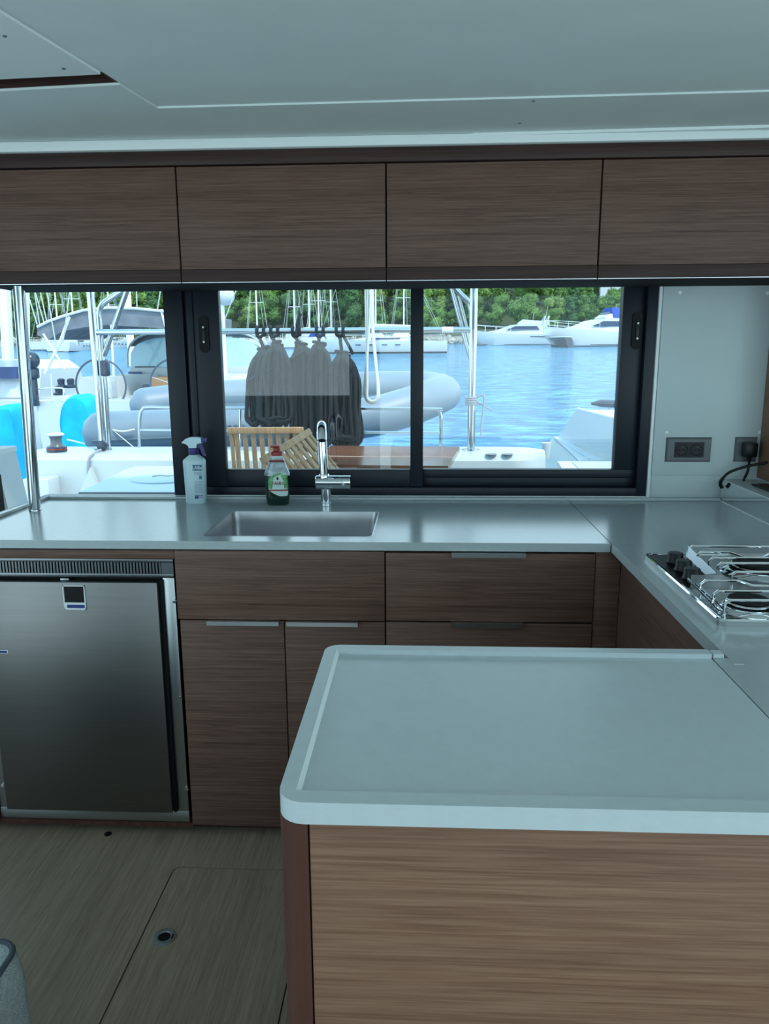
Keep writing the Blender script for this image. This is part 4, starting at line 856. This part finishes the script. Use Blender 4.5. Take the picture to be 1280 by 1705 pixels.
for k, (a, b) in enumerate(((0, 0), (.9, .6), (1.8, 1.2))):
    q = lambda u, v: px(u, v, YC-.03-.02*k)
    wl.tube(sm([q(608+a*5, 440), q(609+a*4, 520), q(610+a, 590), q(607+a*2.5, 640), q(608+a*2, 662), q(616+a, 671-b*3), q(627-a, 668-b*2), q(631-a*1.5, 650), q(626-a, 600), q(621-a, 540), q(620-a, 440)], 5), .009, 6)
one('white_line_coil', wl, 'rope_white', 'white rope hanging in long loops over the rail', 'rope')
q = px(784, 668); lw = MB()
for k in range(4): lw.tube([q+V((math.cos(a)*.042, math.sin(a)*.042, .03-.018*k)) for a in [2*math.pi*j/16 for j in range(16)]], .010, 6, True)
lw.tube(sm([q+V((.04, -.02, .03)), q+V((.10, -.03, .05)), q+V((.10, -.03, -.06)), q+V((.085, -.03, -.2)), q+V((.09, -.03, -.3))], 4), .008, 6).tube([q+V((.04, -.02, 0)), q+V((.18, .02, -.08))], .006, 6)
one('lashing', lw, 'rope_grey', 'grey cord lashed round the right steel post', 'rope')
# stern guard rail
Yg = YC+.2
gd = thing('stern_guard_rail', 'low stainless guard rail with rounded ends before the dinghy', 'guard rail', (px(480, 740, Yg).x, Yg, zc))
part('top_rail', MB().tube(sm([px(232, 748, Yg), px(232, 720, Yg), px(233, 692, Yg), px(237, 682, Yg), px(246, 678, Yg), px(300, 679, Yg), px(500, 680, Yg), px(718, 681, Yg), px(729, 684, Yg), px(734, 694, Yg), px(734, 720, Yg), px(733, 745, Yg)], 4), .0145, 10), 'pole_steel', gd)
part('mid_rail', MB().tube([px(232, 716, Yg), px(734, 721, Yg)], .011, 10), 'pole_steel', gd)
for u in (400, 560): part('stanchion', MB().tube([px(u, 680, Yg), V((px(u, 752, Yg).x, Yg, zc))], .011, 8), 'pole_steel', gd)
# ---- coils of black rope
R = random.Random(5)
def coil(label, hu, vt, gv, uL, uR, vb, dY, loops, extra=None, lean=0):
    Y = YC-.02+dY; h = px(hu, 551, Y)
    t = thing('rope_coil', label, 'rope coil', (h.x, Y, px(hu, vb, Y).z), 'black ropes hanging on the rail')
    hk = MB()
    for dx in (-.028, .028):
        hk.tube([V((h.x+dx, YC, zr_))+V((0, math.cos(a)*.036, math.sin(a)*.036)) for a in [2*math.pi*k/14 for k in range(14)]], .012, 7, True)
    ga = px(hu+lean, gv, Y)
    hk.tube(sm([V((h.x-.028, YC-.03, zr_-.03)), V((h.x, Y-.03, zr_-.06)), ga+V((0, 0, .02))], 4), .014, 7).tube(sm([V((h.x+.028, YC-.03, zr_-.03)), V((h.x+.004, Y-.03, zr_-.06)), ga+V((0, 0, .02))], 4), .014, 7)
    if extra: hk.tube([px(u, v, Y-.05) for u, v in extra], .013, 7)
    part('hitch', hk, 'rope_black', t)
    cm = MB(); um = (uL+uR)/2
    for k in range(loops):
        f0 = R.random(); f1 = R.random(); w0 = R.uniform(-1, 1)
        a0 = um+(uL-um)*w0; b0 = um+(uR-um)*R.uniform(-1, 1); y = Y+R.uniform(-.13, .09); vbk = vb - R.random()*22
        j = lambda s=1.5: R.uniform(-s, s)
        hgt = vb-gv
        pts = [ga+V((R.uniform(-.02, .02), R.uniform(-.03, .03), 0)), px(hu+lean+(a0-hu-lean)*.62+j(), gv+6+.35*abs(a0-hu-lean)+j(), y), px(a0+j(), gv+18+.9*abs(a0-hu-lean)+j(3), y), px(a0+j(), gv+.5*hgt, y), px(a0+4+j(3), gv+.86*hgt, y), px((a0*1.3+b0*.7)/2, vbk-3, y), px((a0*.7+b0*1.3)/2, vbk-2, y), px(b0-4+j(3), gv+.86*hgt, y+.02), px(b0+j(), gv+.5*hgt, y+.02), px(b0+j(), gv+18+.9*abs(b0-hu-lean)+j(3), y+.02), px(hu+lean+(b0-hu-lean)*.62+j(), gv+6+.35*abs(b0-hu-lean)+j(), y+.02)]
        cm.tube(sm(pts, 3, True), R.uniform(.0125, .016), 6, True)
    part('coil', cm, 'rope_black', t, ang=60)
    wr = MB()
    for k in range(4): e_ = R.uniform(.030, .048); dx_ = R.uniform(-.015, .015); t_ = R.uniform(-.35, .35); wr.tube([ga+V((dx_+math.cos(a)*e_, math.sin(a)*.045, .02-.022*k+t_*math.cos(a)*.04)) for a in [2*math.pi*j_/12 for j_ in range(12)]], .014, 6, True)
    part('whipping', wr, 'rope_black', t)
    return t
coil('leftmost black rope coil hung on the rail', 433, 0, 583, 413, 448, 712, 0, 26, lean=6)
coil('second black rope coil from the left, behind the teak chair', 454, 0, 574, 432, 484, 712, -.06, 36, lean=6)
coil('third black rope coil, with a rope end sticking up', 493, 0, 576, 484, 538, 757, .02, 38, [(493, 560), (495, 540), (500, 522)], lean=8)
coil('fourth black rope coil from the left on the rail', 531, 0, 575, 512, 552, 752, -.05, 30)
coil('rightmost black rope coil hung on the rail', 566, 0, 590, 547, 600, 748, .03, 38, [(570, 556), (580, 575), (588, 590)], lean=3)
one('stray_rope', MB().tube([px(413, 634, YC-.14), px(460, 610, YC-.16), px(508, 584, YC-.14)], .011, 7), 'rope_black', 'thin black rope lying diagonally across the coils', 'rope')
# ---- dinghy
dg = thing('dinghy', 'grey inflatable dinghy hanging behind the stern rail', 'dinghy', (at(450, 750, 7.8).x, 7.8, at(450, 752, 7.8).z))
near = sm([at(167, 721, 7.15), at(300, 716, 7.3), at(450, 709, 7.5), at(600, 697, 7.8), at(672, 680, 8.0), at(715, 664, 8.25), at(737, 655, 8.6)], 6)
far = sm([at(737, 655, 8.6), at(726, 650, 9.0), at(690, 647, 9.2), at(600, 648, 9.2), at(400, 661, 8.9), at(300, 669, 8.7), at(238, 677, 8.5)], 6)
t0 = (near[0]-near[1]).normalized(); t1 = (far[-1]-far[-2]).normalized()
allp = [near[0]+t0*.16, near[0]+t0*.13, near[0]+t0*.06] + near + far[1:] + [far[-1]+t1*.06, far[-1]+t1*.13]
rads = [.03, .12, .185] + [.205]*(len(near)+len(far)-1) + [.18, .08]
part('buoyancy_tube', MB().tube(allp, rads, 20), 'tube_grey', dg, 'grey inflatable tube', ang=60)
hr = []
for k in range(0, 31, 5):
    a = near[min(k, len(near)-1)]; b = far[len(far)-1-min(k, len(far)-1)]; dn = V((0, 0, -.05-.22*(1-k/34)))
    hr.append([a+V((0, .02, -.14)), a*.75+b*.25+dn, (a+b)/2+dn*1.2, a*.25+b*.75+dn, b+V((0, 0, -.14)), b+V((0, 0, -.02)), (a+b)/2+V((0, 0, -.02)), a+V((0, .02, -.02))])
part('hull', MB().loft(hr), 'hull_grey', dg)
part('rubbing_strake', MB().tube([p+V((0, -.198, -.055)) for p in near[:26]], .013, 6), 'hull_grey', dg)
q0, q1 = at(188, 716, 6.98), at(224, 715, 6.98)
part('grab_line', MB().tube(sm([q0, (q0+q1)/2+V((0, -.01, -.015)), q1], 4), .009, 6).tube([q0, at(224, 746, 6.95)], .005, 5), 'rope_white', dg)
part('grab_line', MB().tube([near[0]+t0*.1+V((0, -.1, -.09)), at(112, 732, 7.3)], .008, 5), 'rope_white', dg)
q = at(388, 711, 7.20); text('lettering', 'kapa', .13, facing(q, (1, .11, .03), (0, .35, 1)), 'letter_grey', dg, .002)
# ---- stern quarter steps on the right
B0 = at(968, 678, 9.0); B1 = at(1026, 706, 6.2)
sq = thing('stern_quarter', 'white starboard stern with steps and high side bulwark', 'hull stern', (B1.x-.3, 7.4, -1.0))
xw = (B0.x+B1.x)/2
part('bulwark', MB().loft([[V((xw, 5.2, -.9)), V((xw, 5.2, B1.z)), V((xw, 8.55, B0.z)), V((xw-.05, 9.3, at(950, 727, 9.3).z)), V((xw-.05, 9.3, -.9))], [V((xw+.45, 5.2, -.9)), V((xw+.45, 5.2, B1.z-.01)), V((xw+.45, 8.55, B0.z)), V((xw+.45, 9.3, at(950, 727, 9.3).z)), V((xw+.45, 9.3, -.9))]]), 'gelcoat', sq)
part('capping', MB().tube([V((xw+.02, 5.2, B1.z+.005)), V((xw+.02, 8.55, B0.z+.005))], .022, 8), 'gelcoat', sq)
z1 = .45; a1, a2 = atz(961, 765, z1), atz(922, 727, z1)
part('step', MB().slab([(a1.x, a1.y-.1), (xw-.001, a1.y-.1), (xw-.001, a2.y), (a2.x, a2.y)], -.9, z1), 'gelcoat', sq)
part('tread', MB().slab([(a1.x+.12, a1.y), (xw-.12, a1.y), (xw-.12, a2.y-.15), (a2.x+.12, a2.y-.15)], z1+.0005, z1+.006), 'gelcoat_grey', sq)
z2 = .60; c1, c2 = atz(945, 790, z2), atz(928, 768, z2)
part('step', MB().slab([(c1.x-.05, 4.9), (xw-.001, 4.9), (xw-.001, c2.y), (c2.x, c2.y)], -.04, z2), 'gelcoat', sq)
part('tread', MB().slab([(c1.x+.1, 4.95), (xw-.1, 4.95), (xw-.1, c2.y-.06), (c2.x+.1, c2.y-.06)], z2+.0005, z2+.006), 'gelcoat_grey', sq)
q = at(909, 748, 7.0); part('fairlead', MB().tube([q+V((0, 0, -.08)), q+V((.0, 0, .06))], [.03, .045], 12), 'canvas_pale', sq)
part('side_shell', MB().loft([[a1+V((-.02, -.6, -.02)), a2+V((-.02, 0, -.02)), a2+V((-.35, .1, -.5)), a1+V((-.35, -.6, -.5))], [a1+V((0, -.6, -.04)), a2+V((0, 0, -.04)), a2+V((0, .1, -.9)), a1+V((0, -.6, -.9))]]), 'gelcoat', sq)
gp = thing('gangway', 'dark grey gangway bar beyond the white stern quarter', 'gangway', at(1010, 674, 10.5), )
g0, g1 = at(984, 672, 10.5), at(1060, 675, 10.5)
part('bar', MB().tube([g0, g0*.8+g1*.2+V((0, 0, .01)), g1], [.015, .05, .06], 8), 'boat_dark', gp)
for f_ in (.1, .4): part('strut', MB().tube([g0*(1-f_)+g1*f_, g0*(1-f_)+g1*f_+V((0, 0, -1.3))], .015, 6), 'wire', gp)
# ---- table and chairs
zt_ = .74
tp4 = [atz(u, v, zt_) for u, v in ((495, 773), (746, 776), (765, 744), (552, 742))]
tb = thing('cockpit_table', 'glossy reddish-brown wooden cockpit table', 'table', (sum(p.x for p in tp4)/4, 5.3, -.04))
part('top', MB().slab([(p.x, p.y) for p in tp4], zt_-.035, zt_), 'table_wood', tb)
c = sum(tp4, V())/4
for f_ in (.36, .40): 
    l0 = tp4[0]*(1-f_)+tp4[3]*f_; l1 = tp4[1]*(1-f_)+tp4[2]*f_
part('leaf_seam', MB().tube([l0+V((0, 0, .0005)), l1+V((0, 0, .0005))], .003, 4), 'canvas_pale', tb)
part('pedestal', MB().lathe([(.05, -.04), (.05, .70)], (c.x, c.y, 0), 18), 'alu', tb); part('foot', MB().lathe([(.22, -.04), (.22, -.02), (.06, -.01)], (c.x, c.y, 0), 24), 'alu', tb)
def chair(label, loc, rot, folded=False, mt='teak'):
    t = thing('folding_chair', label, 'chair', loc, 'teak folding chairs in the cockpit', local=True); t.rotation_euler = rot
    W_ = .235
    for s in (-1, 1):
        part('stile', MB().tube([(s*W_, .0, .42), (s*W_, .10, .98)], .014, 8), mt, t)
        if folded:
            part('leg', MB().tube([(s*W_, .0, .42), (s*W_, -.05, .012)], .014, 8), mt, t); part('leg', MB().tube([(s*(W_-.03), -.03, .60), (s*(W_-.03), -.08, .012)], .014, 8), mt, t)
        else:
            part('leg', MB().tube([(s*W_, .0, .46), (s*(W_-.005), -.42, 0.012)], .014, 8), mt, t); part('leg', MB().tube([(s*(W_-.03), -.38, .46), (s*(W_-.03), .10, .012)], .014, 8), mt, t)
            part('arm', MB().box(s*W_-.02, s*W_+.02, -.34, .05, .64, .66, .004), mt, t)
    part('top_rail', MB().box(-W_-.025, W_+.025, .085, .115, .955, .998, .006), mt, t)
    part('bottom_rail', MB().box(-W_, W_, .02, .045, .60, .64, .004), mt, t)
    for k in range(8):
        x = -W_+.035+(2*W_-.07)*k/7
        part('slat', MB().prism([(x-.016, .028, .64), (x+.016, .028, .64), (x+.016, .040, .64), (x-.016, .040, .64)], (0, .062, .315)), mt, t)
    for k in range(7):
        if folded: part('seat_slat', MB().box(-W_, W_, -.022, -.008, .12+.058*k, .162+.058*k, .003), mt, t)
        else: part('seat_slat', MB().box(-W_, W_, -.40+.058*k, -.40+.058*k+.042, .45, .466, .003), mt, t)
    return t
q = at(450, 707, 5.35)
chair('teak slatted folding chair seen from behind, left of the table', (q.x, 5.25, q.z-.998), (0, 0, math.pi+.05))
q = at(477, 741, 4.50)
Mr = Matrix.Rotation(math.radians(-30), 3, 'Y') @ Matrix.Rotation(math.radians(62), 3, 'Z')
b_ = q - Mr @ V((0, .1, .98))
chair('teak folding chair tilted over beside the table corner', b_, Mr.to_euler(), True)
